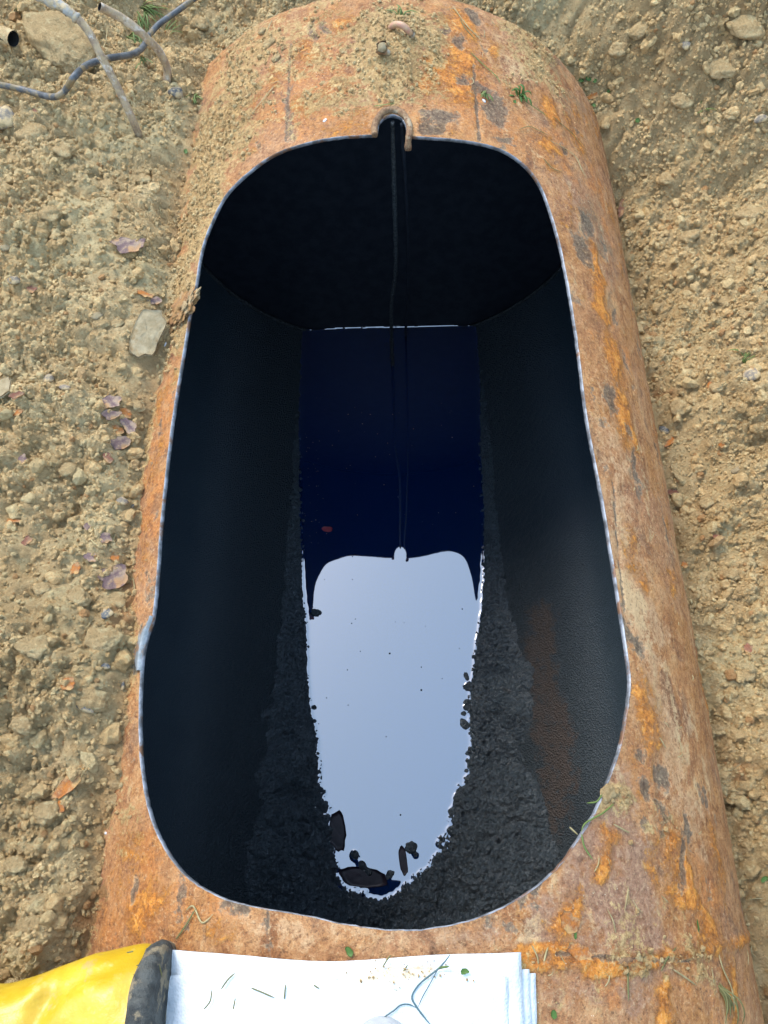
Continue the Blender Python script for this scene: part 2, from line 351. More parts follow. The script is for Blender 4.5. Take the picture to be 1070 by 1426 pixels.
M['pebble_white'] = mat_simple('white_chip', (0.576,0.560,0.544), (0.480,0.464,0.440), 90, 0.5, 0.0004)

def mat_grass(name, a, b):
    t = NT(name); c = t.mix(t.noise(40, 3), a, b); m = t.out(c, 0.55, spec=0.3); return m
M['grass'] = mat_grass('green_grass', (0.064,0.116,0.021), (0.150,0.176,0.045))
M['leaf'] = mat_grass('green_leaf', (0.035,0.088,0.012), (0.066,0.120,0.020))
M['olive'] = mat_grass('olive_stem', (0.15,0.135,0.045), (0.09,0.09,0.03))
M['teal'] = mat_grass('blue_green_strand', (0.045,0.10,0.11), (0.09,0.13,0.13))

def mat_oil():
    t = NT('dark_fuel_oil')
    n = t.noise(3.0, 3, 0.5)
    c = t.mix(n, (0.0010,0.0110,0.052), (0.0014,0.0130,0.062))
    return t.out(c, 0.015, None, spec=0.5, ior=OIL_IOR)
OIL_IOR = 2.9
M['oil'] = mat_oil()
def mat_red():
    t = NT('red_oil_drop'); return t.out(t.mix(t.noise(90,3), (0.17,0.012,0.022), (0.26,0.03,0.045)), 0.25, None, spec=0.5)
M['red'] = mat_red()
def mat_painted_reflection():
    t = NT('dark_painted_reflection'); n = t.noise(28, 5, 0.6, 1.2)  # dark matte colour for reflections painted onto the oil
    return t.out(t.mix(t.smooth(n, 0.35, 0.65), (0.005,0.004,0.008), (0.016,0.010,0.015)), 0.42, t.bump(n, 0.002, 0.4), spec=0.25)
M['painted_reflection'] = mat_painted_reflection()
def mat_yellow():
    t = NT('yellow_rubber'); n = t.noise(14, 5, 0.6, 0.4); n2 = t.noise(60, 5, 0.65); n3 = t.noise(240, 4)
    c = t.mix(t.smooth(n, 0.35, 0.65), (0.44,0.27,0.008), (0.54,0.36,0.022))
    c = t.mix(t.math('MULTIPLY', t.smooth(n2, 0.56, 0.74), 0.45), c, (0.55,0.43,0.15))
    md = t.noise(18, 8, 0.72, 0.3); c = t.mix(t.math('MULTIPLY', t.smooth(md, 0.57, 0.66), 0.6), c, (0.36,0.26,0.12))
    sp = t.vor(26); c = t.mix(t.math('MULTIPLY', t.smooth(t.math('ADD', sp, t.math('MULTIPLY', n3, 0.15)), 0.22, 0.12), 0.6), c, (0.34,0.25,0.09))
    return t.out(c, 0.36, t.bump(n3, 0.0004, 0.5, t.bump(n2, 0.003, 0.3)), spec=0.5)
M['yellow'] = mat_yellow()
def mat_pad():
    t = NT('white_absorbent_pad'); a, b_, c_, d_ = t.attr('mask')
    n = t.noise(30, 6, 0.65); n3 = t.noise(420, 3, 0.6); n4 = t.noise(120, 6, 0.75); n7 = t.noise(11, 8, 0.7)
    c = t.mix(t.smooth(n, 0.40, 0.66), (0.60,0.625,0.635), (0.47,0.51,0.53))
    e = t.math('MULTIPLY', t.math('SUBTRACT', n4, 0.5), 2.2)
    c = t.mix(t.math('MULTIPLY', t.smooth(t.math('ADD', a, e), 0.35, 0.75), 0.75), c, (0.60,0.44,0.24))
    c = t.mix(t.math('MULTIPLY', t.smooth(t.math('ADD', b_, e), 0.35, 0.85), 0.55), c, (0.50,0.58,0.60))
    c = t.mix(t.math('MULTIPLY', t.smooth(n7, 0.53, 0.66), 0.35), c, (0.42,0.40,0.34))
    v = t.vor(330)
    return t.out(c, 0.85, t.bump(n, 0.006, 0.25, t.bump(v, 0.0012, 0.5)), spec=0.2)
M['pad'] = mat_pad()

# ================================================================== THE TANK
OPEN_PX = [(519,187),(495,188),(470,190),(420,200),(380,215),(345,240),(315,270),(296,305),(281,345),(272,395),(262,445),(253,500),(243,560),(236,610),(228,680),(222,740),(218,800),(212,858),(202,890),(196,925),(193,1000),(195,1060),(202,1110),(215,1155),(240,1200),(270,1230),(310,1252),(360,1265),(420,1275),(480,1288),(530,1295),(580,1296),(630,1289),(680,1274),(730,1248),(775,1212),(810,1165),(835,1122),(850,1085),(864,1046),(873,1004),(879,955),(876,919),(866,852),(846,728),(835,667),(820,590),(812,530),(803,460),(793,400),(782,345),(768,295),(752,255),(730,228),(700,208),(660,197),(620,192),(590,190),(574,189)]
NOTCH_PX = [(567,186),(566,174),(560,164),(552,160),(544,159),(535,163),(528,171),(526,182)]
CURVE = crom([sy(*p) for p in OPEN_PX], 7)
NOTCH = crom([sy(*p) for p in NOTCH_PX], 4)
CURVE = np.concatenate([CURVE, NOTCH])
_cn = len(CURVE)
CURVE = CURVE + 0.0007*np.stack([perlin(np.arange(_cn)*0.31, np.zeros(_cn), 3), perlin(np.arange(_cn)*0.31, np.zeros(_cn)+9, 4)], 1)
def inside_poly(S, Y, P):
    r = np.zeros(S.shape, bool); x1, y1 = P[-1]
    for x2, y2 in P:
        c = ((y2 > Y) != (y1 > Y)); 
        if y1 != y2: r ^= c & (S < (x1-x2)*(Y-y2)/(y1-y2)+x2)
        x1, y1 = x2, y2
    return r
def nearest_on(P, q):             # nearest point on the closed polyline for each q
    A = P; B = np.roll(P, -1, 0); D = B-A; L2 = (D**2).sum(1)+1e-12
    out = np.empty_like(q); dist = np.empty(len(q)); idx = np.empty(len(q), int)
    for k in range(0, len(q), 4000):
        s = q[k:k+4000][:,None,:]; t = np.clip(((s-A)*D).sum(2)/L2, 0, 1); C = A+t[...,None]*D
        d = ((C-s)**2).sum(2); j = d.argmin(1); r = np.arange(len(j))
        out[k:k+4000] = C[r, j]; dist[k:k+4000] = np.sqrt(d[r, j]); idx[k:k+4000] = j
    return out, dist, idx
def cut_grid(S, Y, P):            # snap grid points along the curve; returns keep mask of quads
    ins = inside_poly(S, Y, P)
    nb = np.zeros_like(ins)
    for a in (-1,0,1):
        for b in (-1,0,1):
            nb |= ~np.roll(np.roll(ins, a, 0), b, 1)
    edge = ins & nb
    q = np.stack([S[edge], Y[edge]], 1); c, _, _ = nearest_on(P, q)
    S = S.copy(); Y = Y.copy(); S[edge] = c[:,0]; Y[edge] = c[:,1]
    dead = ins & ~edge
    keep = ~(dead[:-1,:-1] | dead[1:,:-1] | dead[:-1,1:] | dead[1:,1:])
    e4 = edge[:-1,:-1] & edge[1:,:-1] & edge[:-1,1:] & edge[1:,1:]
    return S, Y, keep & ~e4

tank = empty('storage_tank', (0, 0, -R), 'rusty cylindrical steel tank lying in the pit, large opening cut in its top', 'storage tank')

# --- outer shell
dS = 0.005
s1 = np.arange(-1.66*R, 1.78*R, dS); y1 = np.arange(Y0, Y1+1e-6, dS); y1[-1] = Y1
S, Y = np.meshgrid(s1, y1, indexing='ij')
S, Y, keep = cut_grid(S, Y, CURVE)
def blobs(S, Y, L, warp=0.02, sd=0):
    wx = fbm(S*14, Y*14, 4, 40+sd)*warp*1.4; wy = fbm(S*14+5, Y*14+8, 4, 60+sd)*warp*1.4
    out = np.zeros(S.shape)
    for px, py, rs, ry, st in L:
        bs, by = sy(px, py)
        d = np.sqrt(((S+wx-bs)/rs)**2+((Y+wy-by)/ry)**2)
        out = np.maximum(out, st*np.clip(1.25-d*0.75, 0, 1))
    return out
ORANGE = [(610,105,.05,.06,1.04),(645,85,.04,.05,0.99),(590,125,.04,.035,0.94),(630,120,.06,.03,0.99),(640,40,.05,.05,0.77),(690,75,.02,.05,0.77),(870,585,.035,.06,1.04),(855,500,.03,.07,0.99),(838,420,.02,.09,1.04),(828,370,.02,.06,0.94),(770,205,.03,.025,1.04),(764,150,.025,.04,0.94),(800,190,.03,.04,0.83),(790,1280,.022,.035,1.04),(770,1345,.07,.008,1.04),(840,1340,.07,.008,0.99),(910,1330,.06,.008,0.99),(955,1215,.022,.05,0.99),(930,1180,.02,.04,0.88),(985,1300,.03,.03,0.94),(850,1170,.025,.02,0.88),(930,1400,.02,.03,0.99),(960,1250,.03,.02,0.88),(895,985,.03,.05,0.77),(905,1030,.03,.03,0.66),(215,650,.02,.05,0.66),(200,760,.025,.06,0.61),(180,1180,.04,.05,0.55),(200,1270,.04,.03,0.72),(300,1300,.03,.02,0.55),(480,30,.04,.05,0.77),(430,70,.03,.05,0.83),(380,110,.03,.05,0.72),(420,150,.03,.04,0.66),(470,130,.04,.04,0.66),(350,150,.03,.06,0.66),(880,760,.02,.05,0.61),(840,1200,.02,.02,0.88),(1000,1200,.02,.06,0.66),(1020,1380,.03,.05,0.66)]
DARK = [(672,128,.022,.03,.95),(612,160,.035,.022,.95),(600,178,.03,.02,.9),(650,120,.02,.02,.8),(690,145,.03,.04,.95),(640,60,.02,.025,.8),(662,25,.02,.03,.85),(400,150,.010,.035,.9),(403,120,.008,.03,.8),(398,180,.010,.03,.9),(390,80,.02,.05,.6),(455,38,.016,.022,.8),(435,45,.012,.05,.8),(690,160,.02,.04,.7),(700,195,.025,.012,.8),(818,310,.03,.04,.85),(812,345,.022,.05,.85),(845,350,.02,.04,.7),(853,560,.018,.03,.95),(875,605,.014,.03,.8),(885,650,.012,.03,.8),(893,690,.012,.03,.7),(876,880,.018,.03,.8),(890,900,.018,.02,.7),(905,1095,.022,.02,.85),(925,1080,.018,.02,.8),(895,1045,.02,.018,.7),(958,1140,.012,.016,.9),(949,1195,.010,.035,.95),(955,1165,.01,.02,.8),(905,1150,.012,.015,.7),(775,55,.012,.07,.7),(750,90,.04,.02,.5),(225,590,.008,.02,.7),(215,720,.01,.02,.6),(205,800,.01,.02,.6),(190,1230,.012,.016,.7),(330,1260,.016,.015,.8),(245,1250,.012,.04,.6),(260,1290,.01,.03,.6),(760,1230,.01,.01,.8),(735,1240,.012,.012,.8),(720,1300,.014,.012,.8),(700,1295,.01,.01,.7),(620,45,.012,.02,.8),(985,1240,.012,.03,.6),(300,150,.02,.02,.5)]
DIRT = [(540,80,.10,.11,1.0),(560,45,.10,.10,1.0),(470,80,.12,.13,.55),(400,60,.14,.2,.52),(340,90,.12,.2,.66),(310,180,.10,.16,.95),(285,260,.07,.12,1.0),(270,320,.06,.10,1.0),(258,380,.05,.10,1.0),(248,440,.05,.10,.95),(232,500,.05,.06,.8),(450,150,.12,.05,.62),(540,125,.1,.05,.8),(740,60,.10,.14,.72),(770,110,.05,.10,.55),(700,110,.05,.05,.5),(850,1110,.03,.03,.8),(160,1130,.05,.06,.5),(960,1330,.06,.04,.6),(880,1300,.05,.03,.55),(760,1390,.06,.05,.4),(930,1150,.04,.03,.5)]
PALE = [(870,760,.03,.06,.6),(880,830,.025,.05,.75),(895,860,.02,.07,.7),(885,940,.03,.03,.5),(780,1240,.02,.03,.6),(735,1290,.03,.02,.55),(870,610,.02,.05,.5),(745,210,.02,.02,.6),(690,70,.04,.10,.6),(720,95,.05,.04,.65),(940,1000,.02,.10,.6),(905,730,.012,.08,.6),(965,1080,.012,.10,.55),(180,1100,.03,.04,.4),(196,905,.012,.03,.0)]
LC = [(330,-40),(300,30),(290,80),(275,150),(265,200),(256,260),(250,330),(240,400),(231,470),(219,520),(213,600),(197,680),(188,750),(184,830),(186,865),(183,930),(176,1000),(163,1060),(151,1110),(143,1180),(138,1250),(131,1300),(112,1380),(100,1440)]
lcp = np.array([on_cyl(*p) for p in LC]); lcp = lcp[np.argsort(lcp[:,1])]
om = blobs(S, Y, ORANGE, 0.018, 1); dm = blobs(S, Y, DARK, 0.014, 2); zm = blobs(S, Y, DIRT, 0.035, 3); pm = blobs(S, Y, PALE, 0.016, 4)
MAUVE = [(870,1230,.10,.14,.9),(770,1260,.07,.07,.8),(900,1290,.08,.05,.7),(845,1385,.06,.05,.7),(690,1310,.06,.04,.55),(800,275,.04,.07,.6),(190,1130,.05,.07,.4),(640,1310,.05,.03,.5)]
SALM = [(880,800,.06,.28,.85),(905,930,.05,.2,.85),(850,690,.03,.16,.7),(935,1040,.04,.14,.8),(965,1150,.04,.12,.7),(870,620,.03,.10,.6),(560,1315,.12,.03,.6),(400,1295,.10,.03,.6),(790,400,.02,.10,.5),(920,1130,.06,.04,.6)]
DBR = [(835,335,.06,.12,0.68),(770,75,.07,.16,0.64),(800,140,.05,.10,0.51),(850,420,.03,.10,0.51),(880,640,.02,.09,0.59),(860,570,.03,.05,0.59),(900,890,.03,.06,0.42),(945,1180,.03,.08,0.51),(200,1290,.06,.03,0.42),(690,140,.05,.08,0.42),(960,1330,.05,.05,0.38)]
REDO = [(640,100,.12,.15,.9),(440,110,.13,.2,.75),(700,180,.06,.10,.6),(835,265,.05,.12,.7),(775,215,.06,.10,.7),(860,500,.05,.10,.7),(205,720,.04,.16,.8),(230,560,.03,.15,.8),(190,1250,.08,.08,.75),(260,1290,.06,.04,.6),(985,1290,.06,.12,.7),(880,1345,.12,.03,.6),(350,130,.1,.15,.6)]
region = np.stack([blobs(S, Y, L_, 0.05, 5+i) for i, L_ in enumerate((MAUVE, SALM, DBR, REDO))], -1)
_sc = np.interp(Y, lcp[:,1], np.arctan2(lcp[:,0], lcp[:,2])*R)
zm = np.maximum(zm, 0.72*np.exp(-np.maximum(S-_sc, 0)/(0.010+0.012*np.clip(fbm(S*0+1, Y*6, 3, 58)+0.4, 0, 1)))*(S < 0))
om = np.maximum(om, 0.50*sstep(0.25, 0.75, fbm(S*9, Y*6, 5, 21)))
dm = np.maximum(dm, 0.52*sstep(0.35, 0.8, fbm(S*16, Y*9, 5, 22)))
pm = np.maximum(pm, 0.50*sstep(0.15, 0.7, fbm(S*22, Y*7, 5, 23))*sstep(0, 0.3, S))
# scribed line beside the opening and the old longitudinal laps
def seg(S, Y, a, b, w_):
    A = np.array(sy(*a)); B = np.array(sy(*b)); D = B-A
    t = np.clip(((S-A[0])*D[0]+(Y-A[1])*D[1])/(D@D), 0, 1)
    return np.exp(-((S-A[0]-t*D[0])**2+(Y-A[1]-t*D[1])**2)/w_**2)
ln = np.maximum.reduce([seg(S, Y, (855,668), (872,890), .0035), seg(S, Y, (405,60), (398,195), .006), seg(S, Y, (660,90), (668,195), .005), seg(S, Y, (372,1265), (375,1335), .006), seg(S, Y, (775,1330), (960,1338), .004)])
dm = np.maximum(dm, 0.8*ln)
_s, YS = sy(850, 1338)
YSEAM = YS
seam = np.exp(-((Y-YSEAM-0.006*fbm(S*12, Y*0, 3, 31))/0.010)**2)*sstep(-0.05, 0.15, S+0.12*fbm(S*8, Y*8, 3, 8))
om = np.maximum(om, 0.75*seam)
rr = R + 0.0022*fbm(S*6, Y*6, 3, 51) + 0.0012*fbm(S*45, Y*45, 4, 52)
rr += 0.0016*sstep(0.42, 0.6, om+0.35*fbm(S*30, Y*30, 3, 53)) - 0.0012*sstep(0.42, 0.6, dm+0.3*fbm(S*30, Y*30, 3, 54))
F1, F2, cid = worley(S*70, Y*70, 5); g1, _, _ = worley(S*140, Y*140, 6)
rr += zm*(0.006*np.clip(1-F1*F1*1.3, 0, 1)*cid + 0.002*np.clip(1-g1*g1, 0, 1))*sstep(0.2, 0.7, zm+0.4*fbm(S*18, Y*18, 3, 55))
ms, my = sy(548, 70); rr += 0.020*np.exp(-((S-ms)**2+(Y-my)**2)/0.075**2)
rr += seam*(0.002+0.004*fbm(S*50, Y*50, 3, 56)) - 0.0018*ln
q = np.stack([S.ravel(), Y.ravel()], 1)
ed = np.full(S.shape, 9.0); near = (np.abs(S) < 0.5) & (Y > -0.15) & (Y < 1.4)
_, dd, _ = nearest_on(CURVE, np.stack([S[near], Y[near]], 1)); ed[near] = dd
rr = R + (rr-R)*sstep(0.0, 0.012, ed)
rr -= 0.004*np.exp(-((Y-Y1)/0.012)**2)
# bare bright scar where the sheet was bent at the left of the opening
ss, syy = sy(195, 905); scar = np.exp(-((S-ss+0.004)/0.013)**2-((Y-syy)/0.045)**2)*(ed < 0.022)
SHELL_R = (s1, y1, rr)
V = np.stack([rr*np.sin(S/R), Y, rr*np.cos(S/R)], -1).reshape(-1, 3)
mask = np.stack([zm, om, np.maximum(dm, 0), pm], -1); mask[scar > 0.45] = (0, 0, 0.75, 0.9)
Vc, Fc, mk = compact(V, grid_faces(len(s1), len(y1), keep), np.concatenate([mask, region], -1).reshape(-1, 8))
me = mesh_np('shell', Vc, Fc); attr(me, 'mask', mk[:,:4]); attr(me, 'region', mk[:,4:]); part('shell', me, M['rust'], tank)

# --- tar-coated inside of the shell
s2 = np.linspace(-math.pi*R, math.pi*R, 420); y2 = np.linspace(Y0+0.003, Y1-0.004, 300)
S2, Y2 = np.meshgrid(s2, y2, indexing='ij'); S2, Y2, keep2 = cut_grid(S2, Y2, CURVE)
ph = S2/R; low = sstep(0.3, 0.75, np.abs(ph)/math.pi)
def in_wall(px, py): 
    p = on_cyl(px, py, RIN, True); return np.array([math.atan2(p[0], p[2])*R, p[1]])
STAIN = crom([in_wall(*p) for p in [(737,850),(772,846),(778,950),(800,1010),(803,1085),(790,1150),(768,1175),(752,1080),(735,960)]], 5, True)
stm = inside_poly(S2, Y2, STAIN); _, sdist, _ = nearest_on(STAIN, np.stack([S2.ravel(), Y2.ravel()], 1)); sdist = sdist.reshape(S2.shape)
stain = np.where(stm, 0.45+sdist/0.07, 0.45-sdist/0.05).clip(-0.5, 0.85)
gran = sstep(0.62, 0.80, np.abs(ph)/math.pi)
lr = RIN - 0.001 - 0.0050*gran*np.abs(fbm(S2*60, Y2*60, 3, 71)) - 0.0008*fbm(S2*20, Y2*20, 3, 72)*(1-np.exp(-0))
lr = np.where(keep2.shape and True, lr, lr)
V = np.stack([lr*np.sin(ph), Y2, lr*np.cos(ph)], -1).reshape(-1, 3)
Vc, Fc, mk = compact(V, grid_faces(len(s2), len(y2), keep2, True), np.stack([stain, gran, low, low*0], -1).reshape(-1, 4))
me = mesh_np('inner_lining', Vc, Fc); attr(me, 'mask', mk); part('inner_lining', me, M['tar'], tank)

# --- cut edge (sweep of a small profile round the opening)
C = CURVE; n = len(C); T = np.roll(C, -1, 0)-np.roll(C, 1, 0); T /= np.linalg.norm(T, axis=1)[:,None]+1e-9
Nn = np.stack([T[:,1], -T[:,0]], 1)                          # points out of or into the hole
tst = C+Nn*0.004; sgn = -1 if inside_poly(tst[20:21,0], tst[20:21,1], C)[0] else 1
Nn *= sgn
jit = perlin(np.arange(n)*0.9, np.zeros(n), 13)
prof = [(0.0004, R-0.0003), (-0.0004, R+0.0003), (-0.0009, R-0.0003), (-0.0012, R-0.0025), (-0.0008, R-0.0066), (0.0020, R-0.0072)]
rows = []
for off, r in prof:
    o2 = C + Nn*(off + 0.0007*jit[:,None]); rr2 = r + 0.0006*perlin(np.arange(n)*0.55, np.zeros(n)+r*900, 14)
    rows.append(np.stack([rr2*np.sin(o2[:,0]/R), o2[:,1], rr2*np.cos(o2[:,0]/R)], 1))
V = np.stack(rows, 1).reshape(-1, 3); k = len(prof)
Q = np.array([[i*k+j, i*k+(j+1), ((i+1) % n)*k+(j+1), ((i+1) % n)*k+j] for i in range(n) for j in range(k-1)])
part('cut_edge', mesh_np('cut_edge', V, Q), M['cut'], tank)

lo_, hi_ = np.array(sy(214, 852)), np.array(sy(193, 940))
sel = [i for i in range(n) if lo_[1] >= C[i,1] >= hi_[1] and C[i,0] < 0]
sel = sel[:] if len(sel) > 3 else list(range(4)); V = []
for j, i in enumerate(sel):
    f = j/(len(sel)-1); w_ = 0.026*math.sin(math.pi*min(1, f*0.93+0.02))**0.8*(0.55+0.6*f)+0.0004
    for k_ in range(-1, 5):
        o2 = C[i]+Nn[i]*(-0.0010+w_*max(k_, 0)/4); r = (R+0.0052-0.0030*(k_/4)**2 if k_ >= 0 else R-0.003)+0.0006*perlin(np.array([f*9]), np.array([k_*0.9]), 3)[0]
        V.append((r*math.sin(o2[0]/R), o2[1], r*math.cos(o2[0]/R)))
Q = np.array([[j*6+k_, j*6+k_+1, (j+1)*6+k_+1, (j+1)*6+k_] for j in range(len(sel)-1) for k_ in range(5)])
part('bent_lip', mesh_np('bent_lip', np.array(V), Q), M['scar'], tank)

# --- end plates, weld seams, half of the threaded collar
def disc(name, y, r, thick, nr=40, na=160, dish=0.0):
    V = []; 
    rs = np.linspace(0, r, nr)
    A, B = np.meshgrid(rs, np.linspace(0, 2*np.pi, na, endpoint=False), indexing='ij')
    yy = y + dish*(1-(A/r)**2)
    P = np.stack([A*np.sin(B), yy + 0.0012*fbm(A*np.sin(B)*9, A*np.cos(B)*9, 3, 81), A*np.cos(B)], -1)
    idx = np.arange(nr*na).reshape(nr, na); nx = np.roll(idx, -1, 1)
    Q = np.stack([idx[:-1], idx[1:], nx[1:], nx[:-1]], -1).reshape(-1, 4)
    P2 = P.copy(); P2[...,1] += thick
    V = np.concatenate([P.reshape(-1,3), P2.reshape(-1,3)])
    Q = np.concatenate([Q, Q[:, ::-1]+nr*na])
    rim = np.stack([idx[-1], idx[-1]+nr*na, nx[-1]+nr*na, nx[-1]], -1)
    return V, np.concatenate([Q, rim])
for yv, th in ((Y1-0.006, 0.005), (Y0+0.001, 0.005)):
    V, Q = disc('end_plate', yv, RIN-0.001, th); me = mesh_np('end_plate', V, Q)
    mk = np.zeros((len(V), 4)); attr(me, 'mask', mk); part('end_plate', me, M['endcap'], tank)
def seam_ring(y, r0, rad, seed):
    P = [(r0*math.sin(a), y, r0*math.cos(a)) for a in np.linspace(0, 2*np.pi, 220)]
    V, Q, T3 = tube_arrays(P, [rad*(1+0.45*mn.noise((i*0.35, seed, 0))) for i in range(220)], 6, (False, False))
    me = mesh_np('weld_seam', V, Q); mk = np.zeros((len(V), 4)); mk[:,1] = 1.0; attr(me, 'mask', mk); return me
part('weld_seam', seam_ring(Y1-0.010, RIN-0.004, 0.0055, 3), M['tubecrust'], tank)
nc = crom([sy(*p) for p in [(568,198),(570,186),(569,173),(563,162),(554,156),(544,155),(534,158),(526,167),(522,177),(522,190)]], 6)
P = np.array([[(R+0.003)*math.sin(s/R), y, (R+0.003)*math.cos(s/R)] for s, y in nc]); P[:4,2] -= np.linspace(0.02, 0, 4)
part('collar', tube('collar', P, [0.0062*(1+0.25*mn.noise((i*0.6, 1, 0))) for i in range(len(P))], 10, bump=0.25), M['collar'], tank)

# ================================================================== SLUDGE AND OIL
OIL_L = [(420,470),(420,560),(421,680),(422,770),(423,830),(428,880),(430,940),(434,985),(441,1020),(448,1055),(447,1085),(452,1110),(460,1140),(462,1175),(468,1206),(475,1231)]
OIL_B = [(500,1245),(530,1252),(557,1242)]
OIL_R = [(583,1218),(606,1194),(612,1165),(632,1125),(640,1095),(652,1070),(655,1035),(652,1000),(655,960),(660,920),(666,870),(672,820),(672,740),(668,640),(665,540),(664,470)]
bound = np.array([at_z(*p, ZO)[:2] for p in OIL_L+OIL_B+OIL_R])
bound = np.concatenate([[[-0.60, 1.75]], [[-0.305, 1.70]], crom(bound, 6), [[0.305, 1.70]], [[0.60, 1.75]]])
def phi_of(x): return np.arctan2(x, -ZO)
gp = np.linspace(-1.15, 1.15, 440); gy = np.linspace(-0.62, 1.655, 700)
PH, GY = np.meshgrid(gp, gy, indexing='ij')
bs = np.stack([phi_of(bound[:,0])*RIN, bound[:,1]], 1)
qs = np.stack([PH.ravel()*RIN, GY.ravel()], 1)
ins = inside_poly(PH*RIN, GY, bs); _, bd, _ = nearest_on(bs, qs); bd = bd.reshape(PH.shape)
d = np.where(ins, -bd, bd)
zt = ZO + np.where(d > 0, 0.23*d+0.004*np.minimum(d/0.02, 1), 0.55*d)
tt = RIN - (-zt)/np.cos(PH)
SX = PH*RIN
bk = np.clip(tt/0.02, 0, 1)*sstep(-0.03, 0.03, d+0.02)
c1, c2, _ = worley(SX*26+0.8*fbm(SX*20,GY*20,3,90), GY*26, 91); k1, k2, _ = worley(SX*75, GY*75, 92); e1, e2, _ = worley(SX*160, GY*160, 94)
tx = (0.010*fbm(SX*5, GY*5, 3, 98) + 0.012*fbm(SX*11, GY*11, 4, 93))*(0.45+0.55*sstep(0.0, 0.06, d)) + 0.013*(np.minimum(c2-c1, 0.5)-0.25) + 0.0080*(np.minimum(k2-k1, 0.5)-0.2) + 0.0040*(0.5-e1) + 0.004*(np.abs(fbm(SX*50, GY*50, 4, 95)))
near_end = sstep(0.35, 0.05, GY)
tx = tx*(1-0.65*np.exp(-(d/0.018)**2)*sstep(0.12, 0.40, GY+0.10*fbm(SX*0+3, GY*7, 3, 89)))
tt = tt + tx*(0.25+0.75*bk)*(0.6+0.6*near_end) + sstep(0.75, 0.3, GY)*sstep(-0.075, -0.01, tt)*(0.034*fbm(SX*6+3, GY*6, 5, 99))*sstep(0.02, 0.08, d) - 0.004*(1-bk)
# lumps breaking the oil along the edge
for px, py, r, hgt in [(495,1190,.020,.026),(505,1205,.020,.026),(515,1215,.018,.022),(573,1183,.012,.016),(579,1190,.013,.016),(540,1222,.012,.018),(650,955,.010,.016),(648,985,.011,.014),(645,1010,.010,.014),(440,855,.008,.02)]:
    p = at_z(px, py, ZO); g = np.exp(-(((SX-phi_of(p[0])*RIN)**2+(GY-p[1])**2)/(r*r)))
    tt = np.maximum(tt, RIN-math.hypot(p[0], ZO)+(hgt*(g-0.55))*(1+0.5*fbm(SX*60, GY*60, 3, 96))) if False else tt + g*np.maximum(0, (RIN-np.hypot(p[0], ZO))+hgt*0.45-tt)*1.0
SR = RIN - tt
V = np.stack([SR*np.sin(PH), GY, -SR*np.cos(PH)], -1)
kp = tt > -0.002
kq = kp[:-1,:-1] | kp[1:,:-1] | kp[:-1,1:] | kp[1:,1:]
deep = (-SR*np.cos(PH) < ZO-0.05); kq &= ~(deep[:-1,:-1] & deep[1:,1:])
mk = np.zeros(PH.shape+(4,)); mk[...,1] = 1
Vc, Fc, mkc = compact(V.reshape(-1,3), grid_faces(len(gp), len(gy), kq, False), mk.reshape(-1,4))
me = mesh_np('black_sludge', Vc, Fc); attr(me, 'mask', mkc)
sl = link('black_sludge', me, M['sludge']); tag(sl, 'thick crusted black sludge banked along the tank walls around the oil pool', 'sludge')
tsm = tt.copy()
for _ in range(3): tsm = (tsm+np.roll(tsm,1,0)+np.roll(tsm,-1,0)+np.roll(tsm,1,1)+np.roll(tsm,-1,1))/5
_w = (bk*sstep(-0.012, 0.004, d)*np.exp(-np.maximum(d, 0)/0.07)*(V[...,2] > ZO-0.003)*(tt > 0.004)).ravel(); _w /= _w.sum()
SLP = V.reshape(-1, 3)
def tgrid(x, y):                  # clearance of the oil surface to the sludge or wall
    p = (phi_of(x)-gp[0])/(gp[1]-gp[0]); v = (y-gy[0])/(gy[1]-gy[0])
    i = np.clip(p.astype(int), 0, len(gp)-2); j = np.clip(v.astype(int), 0, len(gy)-2); a = np.clip(p-i, 0, 1); b = np.clip(v-j, 0, 1)
    t_ = (tsm[i,j]*(1-a)+tsm[i+1,j]*a)*(1-b)+(tsm[i,j+1]*(1-a)+tsm[i+1,j+1]*a)*b
    return RIN-np.maximum(t_, 0.001)-np.hypot(x, ZO)
ox = np.arange(-0.34, 0.341, 0.0026); oy = np.concatenate([np.arange(-0.16, 1.64, 0.003), np.arange(1.64, Y1-0.0065, 0.0015)])
OX, OY = np.meshgrid(ox, oy, indexing='ij')
c = tgrid(OX, OY)
men = 0.0014*np.exp(-np.maximum(c, 0)/0.0015)*(c > -0.02) + 0.0013*np.exp(-(Y1-0.008-OY)/0.0018)
OZ = ZO + np.minimum(men, 0.0034) + 0.00004*fbm(OX*9, OY*9, 2, 97)
_oi = inside_poly(phi_of(OX)*RIN, OY, bs); _, _od, _ = nearest_on(bs, np.stack([phi_of(OX).ravel()*RIN, OY.ravel()], 1)); kp = (c > -0.012) & (_oi | (_od.reshape(OX.shape) < 0.028)); kq = kp[:-1,:-1] | kp[1:,1:] | kp[1:,:-1] | kp[:-1,1:]
Vc, Fc, _ = compact(np.stack([OX, OY, OZ], -1).reshape(-1,3), grid_faces(len(ox), len(oy), kq))
o = link('oil_pool', mesh_np('oil_pool', Vc, Fc), M['oil']); tag(o, 'still dark blue black oil in the tank bottom mirroring the pale sky', 'oil')

